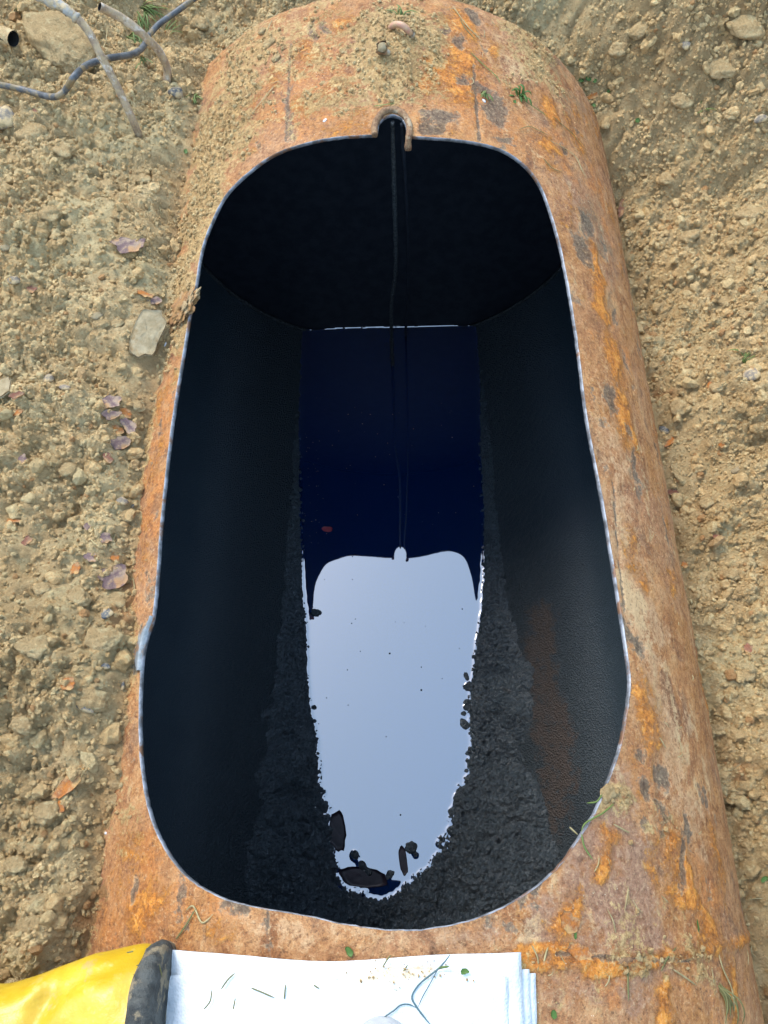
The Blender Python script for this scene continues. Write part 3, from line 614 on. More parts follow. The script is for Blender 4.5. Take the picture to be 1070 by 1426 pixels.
# ================================================================== THE GROUND
def zleft(x, y):
    xc = np.interp(y, lcp[:,1], lcp[:,0]); zc = np.interp(y, lcp[:,1], lcp[:,2])
    dx = np.maximum(xc-x, -0.3)
    return zc + 0.025*sstep(0, 0.05, dx) + 0.10*dx + 0.30*np.maximum(dx-0.55, 0)
def zright(x, y):
    dx = np.maximum(x-0.59, -0.3)
    return 0.07 + 0.50*dx + 0.10*np.maximum(dx-0.5, 0) + 0.07*np.maximum(y-0.8, 0)
def soil(x, y):
    m = sstep(-0.35, 0.35, x)
    z = zleft(x, y)*(1-m)+zright(x, y)*m
    bh = sstep(Y1-0.05, Y1+0.25, y)*np.exp(-(x/0.75)**4)
    z = z*(1-bh)+bh*(0.30+0.10*(y-Y1))
    rise = 0.72*np.maximum(y-1.50-0.25*(x < 0)+0.10*fbm(x*2, y*2, 2, 5), 0)*sstep(-0.2, 0.9, x) + 0.40*np.maximum(y-1.75, 0)*sstep(0.4, -0.3, x)
    z = z+rise
    top = 1.02+0.05*fbm(x*0.7, y*0.7, 3, 3)
    z = np.minimum(z, top) - 0.06*np.exp(-np.abs(z-top)/0.08)
    back = sstep(-0.6, -2.2, y); z = z*(1-back)+top*back
    return z
def clods(x, y):
    wx = x+0.012*fbm(x*25, y*25, 3, 101); wy = y+0.012*fbm(x*25+7, y*25, 3, 102)
    a1, a2, ac = worley(wx*13, wy*13, 103); b1, b2, bc = worley(wx*34, wy*34, 104); c1, c2, cc = worley(x*85, y*85, 105)
    cr = 0.35+0.65*sstep(-0.35, 0.35, fbm(x*3.2, y*3.2, 4, 106)+0.18)                     # crumbly patches against smoother smeared clay
    z = 0.030*fbm(x*2.6, y*2.6, 4, 107) + 0.018*fbm(x*9, y*9, 5, 108)
    z = z + 0.024*ac*np.clip(1-a1*a1*1.6, 0, 1)*(0.3+0.7*cr)
    z = z + (0.019*bc*np.clip(1-b1*b1*1.8, 0, 1) + 0.007*np.minimum(b2-b1, 0.4))*(0.25+0.75*cr)
    z = z + (0.0085*cc*np.clip(1-c1*c1*2, 0, 1)+0.004*np.minimum(c2-c1, 0.4))*(0.2+0.8*cr) + 0.008*fbm(x*45, y*45, 4, 109)*(0.35+0.65*cr)
    f = fbm(x*5+2, y*5, 3, 110); crack = np.exp(-(f/0.035)**2)*sstep(0.0, 0.4, fbm(x*3, y*3+4, 2, 111)); z = z-0.016*crack
    return z, cr, crack
def graded(lo, hi, step, far):
    c = list(np.arange(lo, hi, step)); g = step
    while c[-1] < far: g *= 1.35; c.append(c[-1]+g)
    g = step
    while c[0] > -far: g *= 1.35; c.insert(0, c[0]-g)
    return np.array(c)
gx = graded(-1.25, 1.42, 0.0052, 40); gyy = graded(-0.42, 2.55, 0.0052, 40)
GX, GYY = np.meshgrid(gx, gyy, indexing='ij')
zb = soil(GX, GYY); cz, crum, crack = clods(GX, GYY)
edge_l = np.abs(GX-np.interp(GYY, lcp[:,1], lcp[:,0])); fade = np.where(GX < 0, 0.6+0.4*sstep(0, 0.08, edge_l), 1.0)
GZ = zb + cz*fade
# trodden dip at the right, loose lumps of the pit wall at the far right
GZ += 0.07*fbm(GX*4, GYY*4, 3, 120)*sstep(1.3, 1.7, GYY)*sstep(0.2, 0.8, GX)
GZ0 = GZ.copy()
over = (GX > np.interp(GYY, lcp[:,1], lcp[:,0])+0.03) & (GX < 0.45) & (GYY > Y0) & (GYY < Y1-0.004)
GZ = np.where(over, np.minimum(GZ, np.sqrt(np.maximum(R*R-GX*GX, 0))-0.03), GZ)
rad = np.hypot(GX, GZ); intank = (rad < R-0.002) & (GYY > Y0) & (GYY < Y1-0.004)
nb = np.zeros_like(intank)
for a in (-1,0,1):
    for b in (-1,0,1): nb |= ~np.roll(np.roll(intank, a, 0), b, 1)
snap = intank & nb
f_ = (R-0.0025)/np.maximum(rad, 1e-6)
ysn = snap & (GYY > Y1-0.02) & (rad < R-0.012); okx = snap & ~ysn; GYs = np.where(ysn, Y1-0.003, GYY)
GXs = np.where(okx, GX*f_, GX); GZs = np.where(okx, GZ*f_, GZ)
deadv = intank & ~snap
keep = ~(deadv[:-1,:-1] | deadv[1:,:-1] | deadv[:-1,1:] | deadv[1:,1:])
dark_clay = sstep(0.1, 0.7, fbm(GX*2.3, GYY*2.3, 4, 130))*0.22  # random damp blotches
dark_clay = np.maximum(dark_clay, 0.85*sstep(1.35, 1.75, GYY+0.12*fbm(GX*4, GYY*4, 3, 131))*sstep(0.35, 0.7, GX))  # clay colour darkened over the far right pit wall
ctl = np.exp(-edge_l/0.06)*(GX < 0); rustm = np.clip(ctl*0.6+0.55*np.exp(-np.abs(GX-0.62)/0.05)*(GYY < 1.3)+0.35*sstep(0.35, 0.7, fbm(GX*11, GYY*11, 4, 132)), 0, 1)
palem = sstep(0.0, 0.55, fbm(GX*4.4, GYY*4.4, 4, 133))*0.8*(1-dark_clay)
mk = np.stack([dark_clay, rustm, palem, crack], -1)
Vc, Fc, mkc = compact(np.stack([GXs, GYs, GZs], -1).reshape(-1,3), grid_faces(len(gx), len(gyy), keep), mk.reshape(-1,4))
me = mesh_np('clay_ground', Vc, Fc); attr(me, 'mask', mkc)
gr = link('clay_ground', me, M['clay']); gr['kind'] = 'structure'
def hg(x, y):
    x = np.atleast_1d(np.asarray(x, float)); y = np.atleast_1d(np.asarray(y, float))
    i = np.clip(np.searchsorted(gx, x)-1, 0, len(gx)-2); j = np.clip(np.searchsorted(gyy, y)-1, 0, len(gyy)-2)
    a = (x-gx[i])/(gx[i+1]-gx[i]); b = (y-gyy[j])/(gyy[j+1]-gyy[j])
    return (GZ0[i,j]*(1-a)+GZ0[i+1,j]*a)*(1-b)+(GZ0[i,j+1]*(1-a)+GZ0[i+1,j+1]*a)*b
def shell_r(s, y):
    i = np.clip(((s-s1[0])/dS).astype(int), 0, len(s1)-1); j = np.clip(((y-y1[0])/dS).astype(int), 0, len(y1)-1)
    return rr[i, j]
def hit(px, py):                  # first solid surface behind a pixel of the photograph: soil or tank
    d = ray(px, py); t = np.linspace(0.7, 4.5, 3800); P = CAM+t[:,None]*d
    z = hg(P[:,0], P[:,1]); under = P[:,2] < z
    r_ = np.hypot(P[:,0], P[:,2]); under |= (r_ < R) & (P[:,1] < Y1) & (P[:,1] > Y0)
    k = int(np.argmax(under)) if under.any() else len(t)-1
    return P[k]
def scale_at(p): return float(np.dot(ROT.T @ (np.asarray(p)-CAM), [0,0,-1]))/F_PX    # metres per pixel there

# ------------------------------------------------------------------ loose crumbs of clay (nobody could count them)
MK = []
VAR = {1: [rock(1, s, 0.55) for s in range(8)], 2: [rock(2, s+20, 0.5) for s in range(8)]}
def scatter(n, sub, lo, hi, pos_fn, power=2.2, sink=0.25):
    Vs = []; Fs = []; off = 0; pts = pos_fn(n); MK.clear()
    for x, y, z in pts:
        v, f = VAR[sub][random.randrange(8)]
        s = lo+(hi-lo)*random.random()**power
        m = rotm(tilt=3.0)*np.array([s*random.uniform(0.7,1.25), s*random.uniform(0.7,1.25), s*random.uniform(0.6,1.0)]); r1, r2 = random.random(), random.random(); MK.append(np.tile([0.5*max(0, r1-0.6)*2, 1.3 if r2 > 0.955 else 0.25, max(0, 0.45-r1)*1.8, 0], (len(v), 1)))
        Vs.append(v @ m.T + (x, y, z+s*(0.6-sink*random.uniform(0.3,2.2)))); Fs.append(f+off); off += len(v)
    return np.concatenate(Vs), np.concatenate(Fs)
def ground_pts(n, thr=0.15):
    out = []
    while len(out) < n:
        x = rng.uniform(-1.15, 1.35, 6000); y = rng.uniform(-0.40, 2.4, 6000)
        q = (ROT.T @ (np.stack([x, y, hg(x, y)], 1)-CAM).T).T; u = 535+F_PX*q[:,0]/-q[:,2]; v = 713-F_PX*q[:,1]/-q[:,2]
        z = hg(x, y)
        ok = (u > -40) & (u < 1110) & (v > -40) & (v < 1470) & ~((np.hypot(x, z) < R+0.001) & (y < Y1)) & ~((x > np.interp(y, lcp[:,1], lcp[:,0])+0.02) & (x < 0.57) & (y < Y1))
        _, crr, _ = clods(x, y); dens = 0.10+0.9*crr
        ok &= rng.random(len(x)) < dens
        out += list(zip(x[ok], y[ok], z[ok]))
    return out[:n]
V1, F1_ = scatter(30000, 1, 0.0016, 0.0060, ground_pts); K1 = np.concatenate(MK)
V2, F2_ = scatter(2400, 2, 0.005, 0.015, ground_pts, 3.0, 0.55); K2 = np.concatenate(MK)
V, Fc = join_arrays([(V1, F1_), (V2, F2_)])
me = mesh_np('clay_crumbs', V, Fc, False); attr(me, 'mask', np.concatenate([K1, K2])); o = link('clay_crumbs', me, M['crumb']); o['kind'] = 'stuff'; o['label'] = 'loose crumbs of dry tan clay strewn over the pit soil'
def shell_pts(n):
    out = []; wt = zm.copy(); wt[ed < 0.012] = 0; wt[S < _sc-0.006] = 0; wt[ed > 5] *= 1
    ins_ = inside_poly(S, Y, CURVE); wt[ins_] = 0; wt[np.abs(S) > 0.95] = 0; wt = (wt*sstep(0.35, 0.8, wt+0.4*fbm(S*20, Y*20, 3, 55))).ravel(); wt /= wt.sum()
    for k in rng.choice(len(wt), n, p=wt):
        s_ = S.ravel()[k]+rng.uniform(-.003,.003); y_ = min(Y.ravel()[k]+rng.uniform(-.003,.003), Y1-0.01); r_ = rr.ravel()[k]
        out.append((r_*math.sin(s_/R), y_, r_*math.cos(s_/R)))
    return out
V, Fc = scatter(1500, 2, 0.0014, 0.0070, lambda n_: [tuple(SLP[k]+np.array([rng.uniform(-.002,.002), rng.uniform(-.002,.002), 0])) for k in rng.choice(len(SLP), n_, p=_w)], 2.6, 0.35)
me = mesh_np('sludge_crumbs', V, Fc, True); mkv = np.zeros((len(V), 4)); mkv[:,1] = 1; attr(me, 'mask', mkv); o = link('sludge_crumbs', me, M['sludge']); o['kind'] = 'stuff'; o['label'] = 'small wet lumps of black sludge crusted along the oil edge'
V, Fc = scatter(4200, 1, 0.0010, 0.0052, shell_pts, 3.0)
me = mesh_np('soil_crumbs', V, Fc, False); attr(me, 'mask', np.concatenate(MK)); o = link('soil_crumbs', me, M['crumb']); o['kind'] = 'stuff'; o['label'] = 'fine soil crumbs lying on the far left top of the tank'

# ================================================================== THINGS ON THE SOIL
def surf_frame(p):                # local up of what lies under p
    if math.hypot(p[0], p[2]) < R+0.012 and p[1] < Y1: return Vector((p[0], 0, p[2])).normalized()
    e = 0.03; zx = float(hg(p[0]+e, p[1])[0]-hg(p[0]-e, p[1])[0])/(2*e); zy = float(hg(p[0], p[1]+e)[0]-hg(p[0], p[1]-e)[0])/(2*e)
    v = Vector((-zx, -zy, 1)).normalized(); return (v+Vector((0,0,0.6))).normalized()
def px_ang(p, deg):               # world direction (on the surface) of an image direction, degrees clockwise from image right
    a = math.radians(deg); d = ROT @ np.array([math.cos(a), -math.sin(a), 0]); return Vector(d)
def place_mat(p, deg):
    up = surf_frame(p); x = px_ang(p, deg); x = (x-up*x.dot(up)).normalized(); y = up.cross(x)
    m = Matrix((x, y, up)).transposed().to_4x4(); m.translation = Vector([float(v) for v in p]); return m
def flake_mesh(w_, l_, th, seed, curl=0.12, jag=0.25, sq=1.0):
    na, nr = 22, 4; V = []; rs = random.Random(seed)
    for side in (1, -1):
        for i in range(nr+1):
            for k in range(na):
                a = 2*np.pi*k/na; q = 1+jag*mn.noise((math.cos(a)*1.7+seed, math.sin(a)*1.7, seed*0.7))*1.6+0.5*jag*mn.noise((math.cos(a)*5+seed, math.sin(a)*5, 3))
                f = i/nr; ca, sa = math.cos(a), math.sin(a); x = math.copysign(abs(ca)**sq, ca)*f*q*l_/2; y = math.copysign(abs(sa)**sq, sa)*f*q*w_/2
                z = curl*w_*(f*f)*(0.6+mn.noise((x/l_*2+seed, y/w_*2, 1))) + side*th*(0.5 if i < nr else 0.22) + 0.3*th*mn.noise((x*160, y*160, seed+side))
                V.append((x, y, z+th*0.5))
    n1 = (nr+1)*na; Q = []
    for i in range(nr):
        for k in range(na):
            a, b, c_, d_ = i*na+k, i*na+(k+1)%na, (i+1)*na+(k+1)%na, (i+1)*na+k
            Q.append((d_, c_, b, a)[::-1]); Q.append((a+n1, b+n1, c_+n1, d_+n1)[::-1])
    for k in range(na):
        a, b = nr*na+k, nr*na+(k+1)%na; Q.append((a, a+n1, b+n1, b))
    return mesh_np('flake', np.array(V), np.array(Q), True)
def flake(name, px, py, lpx, wpx, deg, mat, label, cat, group=None, th=0.004, lift=0.001, seed=None, curl=0.12, jag=0.25, sq=1.0):
    p = hit(px, py); k = scale_at(p); sd_ = seed if seed is not None else int(px*3+py)
    o = link(name, flake_mesh(wpx*k, lpx*k, th, sd_ % 97, curl, jag, sq), M[mat]); m = place_mat(p, deg); m.translation += m.to_3x3() @ Vector((0,0,lift)); o.matrix_world = m
    return tag(o, label, cat, group)
def stone(name, px, py, lpx, wpx, deg, mat, label, cat, group=None, hgt=0.6, sub=3, rough=0.3, facet=0.6, sink=0.25, seed=None, freq=1.3):
    p = hit(px, py); k = scale_at(p); sd_ = (seed if seed is not None else int(px*5+py)) % 91
    v, f = rock(sub, sd_, rough, facet, freq); v = v*np.array([lpx, wpx, min(lpx, wpx)*hgt])*k/2
    o = link(name, mesh_np(name, v, f, True), M[mat]); m = place_mat(p, deg); m.translation += m.to_3x3() @ Vector((0,0,min(lpx, wpx)*hgt*k*(0.5-sink))); o.matrix_world = m
    return tag(o, label, cat, group)

stone('boulder', 92, 68, 118, 74, 42, 'clod', 'large rounded clay coated boulder behind the bent pipes', 'boulder', None, 0.75, 5, 0.32, 0.3, 0.36, 12)
# rust flakes, one by one
FL = [
 ('rust_flake',180,345,40,27,-8,'flake_mauve','large mauve brown rust flake alone on the soil beside the far left rim'),
 ('rust_flake',44,404,15,12,20,'flake_brown','small dark red rust flake next to a grey pebble at the left edge'),
 ('rust_flake',201,411,22,9,5,'flake_orange','narrow orange rust flake above the flat pale stone'),
 ('rust_flake',216,421,16,13,-15,'flake_mauve','small mauve rust flake touching the top of the flat pale stone'),
 ('rust_flake',154,562,20,26,65,'flake_mauve','mauve rust flake topmost in the row of flakes left of the tank'),
 ('rust_flake',154,578,26,14,-10,'flake_mauve','brownish rust flake second in the row of flakes left of the tank'),
 ('rust_flake',175,577,16,13,30,'flake_orange','small orange rust flake at the right of the flake row'),
 ('rust_flake',178,593,26,18,70,'flake_mauve','blue mauve rust flake in the middle of the flake row'),
 ('rust_flake',164,600,15,14,0,'flake_orange','bright orange rust flake in the middle of the flake row'),
 ('rust_flake',167,618,26,20,-20,'flake_mauve','blue grey rust flake lowest in the flake row'),
 ('rust_flake',150,638,16,12,50,'flake_brown','small dark brown rust flake below the flake row'),
 ('rust_flake',25,551,18,11,-12,'flake_brown','red brown rust flake at the far left beside a pale slab'),
 ('rust_flake',24,577,20,9,-20,'flake_orange','slim orange rust flake near the left edge of the picture'),
 ('rust_flake',32,641,10,14,10,'flake_mauve','small violet rust flake at the left edge of the soil'),
 ('rust_flake',157,806,38,34,-25,'flake_mauve','broad mauve rust flake lying against the tank side'),
 ('rust_flake',107,794,14,16,10,'flake_orange','orange and violet rust flake left of the broad mauve flake'),
 ('rust_flake',148,750,16,14,0,'flake_mauve','small mauve rust flake above the broad mauve flake'),
 ('rust_flake',124,735,12,14,60,'flake_mauve','violet rust flake beside two curled straws'),
 ('rust_flake',128,778,18,13,10,'flake_mauve','dull mauve rust flake left of a small red chip'),
 ('rust_flake',160,779,12,9,0,'flake_orange','small red orange rust chip above the broad mauve flake'),
 ('rust_flake',97,954,18,16,20,'flake_orange','orange rust flake among crumbs above the blue grey faced clod'),
 ('rust_flake',19,727,18,8,0,'flake_orange','dull orange rust flake lying flat at the left edge'),
 ('rust_flake',36,756,24,9,-55,'flake_brown','long reddish rust flake slanting on smooth clay at the left'),
 ('rust_flake',100,1092,52,19,-52,'flake_orange','large curled orange rust flake like a dead leaf on the left soil'),
 ('rust_flake',86,1124,18,13,60,'flake_orange','orange rust chip stuck below the large curled flake'),
 ('rust_flake',47,155,16,7,50,'flake_brown','small brick red chip below the black cable'),
 ('rust_flake',866,292,9,26,12,'flake_brown','dark upright rust flake wedged between soil and the right tank side'),
 ('rust_flake',826,134,18,9,-10,'flake_orange','brown orange rust flake beside the far right tank shoulder'),
 ('rust_flake',936,615,22,8,-35,'flake_orange','orange rust flake beside a blue grey stone right of the tank'),
 ('rust_flake',1005,621,10,7,20,'flake_orange','tiny red rust chip on the right bank'),
 ('rust_flake',938,686,16,9,15,'flake_brown','reddish rust flake at the foot of the right bank'),
 ('rust_flake',991,537,9,14,10,'flake_orange','orange rust flake against a small clod on the right bank'),
 ('rust_flake',998,748,14,6,25,'flake_brown','dark rust flake on the right bank level with the oil reflection'),
 ('rust_flake',1043,905,18,13,60,'flake_brown','purple brown rust flake at the right edge of the picture'),
 ('rust_flake',953,787,10,9,0,'flake_orange','small ochre rust chip beside the tank below the middle right'),
]
for i, (n_, px, py, l_, w_, dg, m_, lb) in enumerate(FL):
    flake(n_, px, py, l_, w_, dg, m_, lb, 'rust flake', 'rust flakes fallen on the soil', th=0.0035 if w_ > 12 else 0.0025, seed=i*5+3, lift=0.007 if l_ > 35 else 0.0025, curl=0.12 if l_ > 45 else 0.04, jag=0.36 if l_ < 45 else 0.22)
# stones and clods that stand out
ST = [
 ('pebble',20,392,18,14,10,'stone_grey','grey mauve pebble near the left edge above the flat pale stone','pebble'),
 ('pebble',8,346,17,11,0,'stone_pale','smooth pale oval pebble at the very left edge','pebble'),
 ('pebble',136,440,17,12,-20,'stone_pale','pale rounded pebble left of the flat pale stone','pebble'),
 ('pebble',69,529,17,20,30,'stone_grey','greenish grey pebble in the crumbs left of the flake row','pebble'),
 ('pebble',92,541,20,9,25,'stone_grey','slim grey pebble right of the greenish pebble','pebble'),
 ('pebble',170,699,18,12,20,'stone_grey','brownish grey pebble close to the left tank side','pebble'),
 ('pebble',185,706,11,8,0,'stone_blue','small slate blue pebble touching the tank side','pebble'),
 ('pebble',149,856,20,16,-60,'stone_blue','black stone among clods below the broad mauve flake','stone'),
 ('pebble',146,928,18,9,10,'stone_blue','flat blue grey pebble level with the bent rim','pebble'),
 ('pebble',172,955,9,16,0,'stone_blue','small blue grey pebble against the lower left tank side','pebble'),
 ('stone',246,132,22,22,0,'stone_blue','dark grey lump beside the buried foot of the open ended pipe','stone'),
 ('stone',8,168,34,40,10,'stone_grey','grey rounded stone cut by the left picture edge','stone'),
 ('stone',1046,524,28,22,-20,'stone_grey','grey stone with pale fibres on the right bank','stone'),
 ('stone',925,599,16,11,40,'stone_blue','blue grey stone next to the right side of the tank','stone'),
 ('stone',1060,166,20,13,-10,'stone_grey','grey brown stone at the right edge below the pit wall','stone'),
 ('stone',954,63,16,13,10,'stone_grey','small grey stone in the crack of the far right pit wall','stone'),
 ('stone',1026,655,18,9,-25,'stone_pale','flat pale stone chip on the right bank','stone'),
 ('stone',118,984,30,16,25,'stone_blue','blue grey stone set in a pale clod on the lower left soil','stone'),
]
for n_, px, py, l_, w_, dg, m_, lb, ct in ST: stone(n_, px, py, l_, w_, dg, m_, lb, ct, None, 0.6)
flake('flat_stone', 205, 468, 76, 38, 106, 'stone_pale', 'flat pale stone slab leaning on the soil beside the left rim', 'stone', None, 0.014, 0.006, 41, 0.02, 0.16, 0.62)
flake('stone_slab', 9, 545, 40, 24, 70, 'stone_pale', 'pale stone slab half cut by the left picture edge', 'stone', None, 0.010, 0.004, 52, 0.02, 0.12, 0.6)
CLL = [(50,190,48,38,0),(88,212,30,24,20),(278,34,26,22,30),(292,80,20,18,0),(193,437,20,18,10),(141,451,27,16,-10),(163,450,17,15,0),(191,566,22,20,40),(116,613,22,19,10),(128,655,20,19,0),(178,719,21,23,20),(110,833,38,30,30),(163,838,30,24,10),(143,893,52,36,-15),(49,901,46,34,10),(132,978,44,32,15),(66,1131,36,30,0),(86,1158,26,18,-15),(22,1204,34,24,0),(138,1168,12,12,0),(97,655,26,22,40),(60,820,24,20,0),(30,1010,32,24,20),(70,300,34,26,0),(150,260,26,20,10),(100,1240,36,26,-10),(40,1290,40,28,5),(165,300,20,16,0),(30,470,30,20,20),(200,250,22,18,0)]
LBL = ['large clay lump at the left below the black cable','clay lump left of the buried foot of the long bent pipe','clay lump at the top edge where soil meets the tank','rounded clay lump behind the open ended pipe foot','clay lump just above the flat pale stone','clay lump under the pale pebble left of the flat stone','small clay lump touching the left side of the flat pale stone','clay lump right of the flake row by the tank side','clay lump left of the lowest flakes in the flake row','clay lump left of the dark brown flake under the flake row','rounded clay lump resting against the tank side at mid height','large clay lump left below the broad mauve flake','clay lump just below the broad mauve flake','broad flat clay lump left of the bent part of the rim','big clay lump at the far left level with the bent rim','pale clay lump with a blue grey stone face','clay lump left of the big curled orange flake chip','small clay lump below the curled orange flake','clay lump at the left edge low in the picture','tiny clay lump by the rusty lower left tank side','clay lump halfway between left edge and the lowest flakes','small clay lump left of the orange and violet flake','clay lump at the left edge above the curled orange flake','clay lump at the left, level with the upper left rim','clay lump left of the dirt covered upper rim','clay lump beside the lower left tank side above the boot','large clay lump above the yellow boot','clay lump directly above the large mauve flake','clay lump at the left edge level with the flat pale stone','small clay lump between long pipe foot and tank']
for (px, py, l_, w_, dg), lb in zip(CLL, LBL): stone('clay_clod', px, py, l_, w_, dg, 'clod', lb, 'clod', 'larger clay lumps left of the tank', 0.55, 4, 0.42, 0.4, 0.30)
CLR = [(947,568,28,24,30),(966,556,14,20,10),(998,540,22,17,0),(1006,96,44,30,15),(892,42,36,22,-30),(844,172,14,18,20),(1018,160,20,14,30),(944,660,34,11,60),(1040,940,24,20,0),(1020,800,22,18,30),(960,330,28,20,0),(1045,300,40,28,10),(930,250,24,18,30),(1010,420,24,18,0),(985,700,20,16,0),(1055,1080,18,14,0),(1040,40,50,34,20),(860,70,28,20,0),(950,140,30,22,10)]
LBR = ['grey brown clay lump on the right bank near the blue grey stone','small clay lump leaning on the grey brown one','clay lump beside the small orange flake on the right bank','large clay lump high on the right pit wall','wedge shaped pale clay lump on the pit wall by the tank','small clay lump close to the far right tank side','clay lump left of the stone at the right edge','long thin clay lump at the foot of the right bank','clay lump at the right edge level with the bright oil','clay lump on the lower right bank above a purple flake','clay lump on the right bank level with the upper rim','broad clay lump at the right edge, upper part','clay lump right of the far tank shoulder','clay lump on the right bank above the grey stone','clay lump on the bank above the dark rust flake','small clay lump low at the right edge','biggest clay lump in the upper right corner','clay lump on the pit wall nearest the tank end','clay lump below the crack in the right pit wall']
for (px, py, l_, w_, dg), lb in zip(CLR, LBR): stone('clay_clod', px, py, l_, w_, dg, 'clod', lb, 'clod', 'larger clay lumps right of the tank', 0.5, 4, 0.42, 0.4, 0.32)
# lumps on the rim
stone('rust_chunk', 258, 431, 60, 46, -38, 'crust', 'rough orange brown crust of rust and clay jutting over the left rim', 'rust crust', None, 0.34, 5, 0.75, 0.2, 0.25, 14, 2.4)
stone('soil_lump', 846, 1106, 30, 20, -42, 'clod', 'crumbly tan soil lump clinging to the lower right rim', 'soil lump', None, 0.35, 4, 0.5, 0.2, 0.3)
for px, py, l_, w_, dg, lb in [(790,1283,34,26,50,'rounded orange rust scab right of the white pads'),(868,1338,30,9,0,'thin tan flake resting on the welded seam'),(806,1325,40,20,15,'thick orange rust crust on the seam at the lower right')]:
    flake('rust_scab', px, py, l_, w_, dg, 'flake_orange' if 'tan' not in lb else 'collar', lb, 'rust crust', None, 0.004, 0.0, int(px), 0.0, 0.4)
for (px, py, l_, w_, dg), lb in zip([(483,73,18,14,20),(385,82,16,12,0),(366,45,14,14,0),(500,62,16,14,0),(376,62,16,20,50)], ['soil lump left of the pale fitting on the tank top','pale soil lump on the left part of the tank top','small soil lump at the top edge, left part of the tank','soil lump between the fitting and the top edge','soil lump above a straw at the left of the tank top']): stone('soil_lump', px, py, l_, w_, dg, 'clod', lb, 'soil lump', 'soil lumps on the tank top', 0.5, 3, 0.4, 0.4, 0.2)
WH = [(285,252),(277,285),(231,480),(148,1160),(453,168),(674,141)]
WL = ['tiny white chip on dirt beside the upper left rim','tiny white chip just below another by the upper left rim','tiny white chip right of the flat pale stone','tiny white chip where rust meets soil at the lower left','tiny white chip on the tank top left of the collar','tiny white chip on the dark patch right of the collar']
for (px, py), lb in zip(WH, WL): stone('white_chip', px, py, 8, 5, random.uniform(0,180), 'pebble_white', lb, 'chip', 'tiny white chips', 0.5, 2, 0.3, 0.5, 0.1)

# ================================================================== PIPES AND CABLE
def path(pts, lift, n=8):         # image points + heights above the surface under them
    return crom([at_z(*p, hit(*p)[2]+l) for p, l in zip(pts, lift)], n)
def lifted(pts, zs, n=8): return crom([at_z(px, py, z) for (px, py), z in zip(pts, zs)], n)
b = hit(193, 186); zb_ = b[2]
PL = lifted([(196,196),(192,184),(181,158),(163,120),(142,80),(124,45),(103,21),(75,4),(52,-6),(20,-20)], [zb_-0.03, zb_+0.005, zb_+0.05, zb_+0.10, zb_+0.145, zb_+0.18, zb_+0.205, zb_+0.22, zb_+0.23, zb_+0.235])
t = empty('bent_pipe', b, 'long muddy copper pipe bending out of the soil with whitish scale at its upper end', 'pipe')
part('tube', tube('tube', PL, 0.0078, 14, bump=0.06), M['copper'], t)
part('scale_crust', tube('scale_crust', PL[46:66], [0.0078+0.0026*(0.6+mn.noise((i*0.7,0,0))) for i in range(20)], 12, bump=0.35, seed=4), M['sleeve'], t)
b = hit(230, 124); zb_ = b[2]
PR = lifted([(230,130),(231,118),(233,96),(222,72),(205,54),(190,40),(168,24),(139,9)], [zb_-0.03, zb_, zb_+0.03, zb_+0.075, zb_+0.11, zb_+0.135, zb_+0.16, zb_+0.19])
t = empty('bent_pipe', b, 'short muddy copper pipe curving up to an open cut end above the cable', 'pipe')
part('tube', tube('tube', PR, 0.0085, 16, (True, False), bump=0.06, seed=9), M['copper'], t)
e = PR[-1]; dv = PR[-1]-PR[-3]; dv /= np.linalg.norm(dv)
part('bore', tube('bore', [e-dv*0.05, e-dv*0.03, e-dv*0.002, e], [0.0070]*4, 16, (True, False)), M['dark_hole'], t)
part('pipe_lip', tube('pipe_lip', [e-dv*0.001, e+dv*0.0006], [0.0086, 0.0078], 16, (False, False)), M['copper'], t)
b = hit(14, 56); t = empty('pipe_stub', b, 'thick grey pipe stub sticking out at the left edge above the cable', 'pipe')
PS = lifted([(-30,34),(-12,42),(4,48),(19,54)], [b[2]+0.02, b[2]+0.03, b[2]+0.035, b[2]+0.035]); part('tube', tube('tube', PS, 0.016, 16, (True, False), bump=0.2), M['boulder'], t)
e = PS[-1]; dv = e-PS[-3]; dv /= np.linalg.norm(dv); part('bore', tube('bore', [e-dv*0.05, e-dv*0.02, e], [0.0145]*3, 14, (True, False)), M['dark_hole'], t)
CB = path([(-30,110),(-8,116),(30,124),(62,133),(80,134),(92,124),(104,106),(122,90),(150,81),(185,75),(200,64),(207,50),(222,33),(240,20),(262,4),(300,-24)], [0.02,0.02,0.02,0.03,0.04,0.06,0.085,0.095,0.08,0.04,0.03,0.03,0.03,0.03,0.03,0.04], 7)
o = base_at(link('cable', tube('cable', CB, 0.0066, 12, bump=0.05), M['cable'])); tag(o, 'dusty black cable winding over the soil and under both bent pipes', 'cable')
# little copper elbow and fitting standing in the mound on the tank top
b = on_cyl(556, 52, R+0.012)
t = empty('copper_elbow', b, 'short pinkish copper elbow poking out of the dirt mound on the tank top', 'pipe')
zt_ = b[2]; PE = lifted([(541,45),(545,38),(551,34),(560,35),(568,42),(573,49)], [zt_-0.02, zt_+0.012, zt_+0.024, zt_+0.03, zt_+0.022, zt_+0.008], 6)
part('tube', tube('tube', PE, 0.0062, 14, (True, False)), M['copper_clean'], t)
part('nut', tube('nut', PE[-4:], [0.0085]*4, 8, (False, False)), M['sleeve'], t); part('bore', tube('bore', PE[-4:], [0.0058]*4, 12, (True, True)), M['dark_hole'], t)
b = on_cyl(534, 72, R+0.012); zt_ = b[2]
t = empty('pipe_fitting', b, 'pale crusted round pipe fitting in the dirt just left of the copper elbow', 'pipe fitting')
PF = lifted([(534,76),(533,70),(532,66)], [zt_-0.01, zt_+0.012, zt_+0.026], 3)
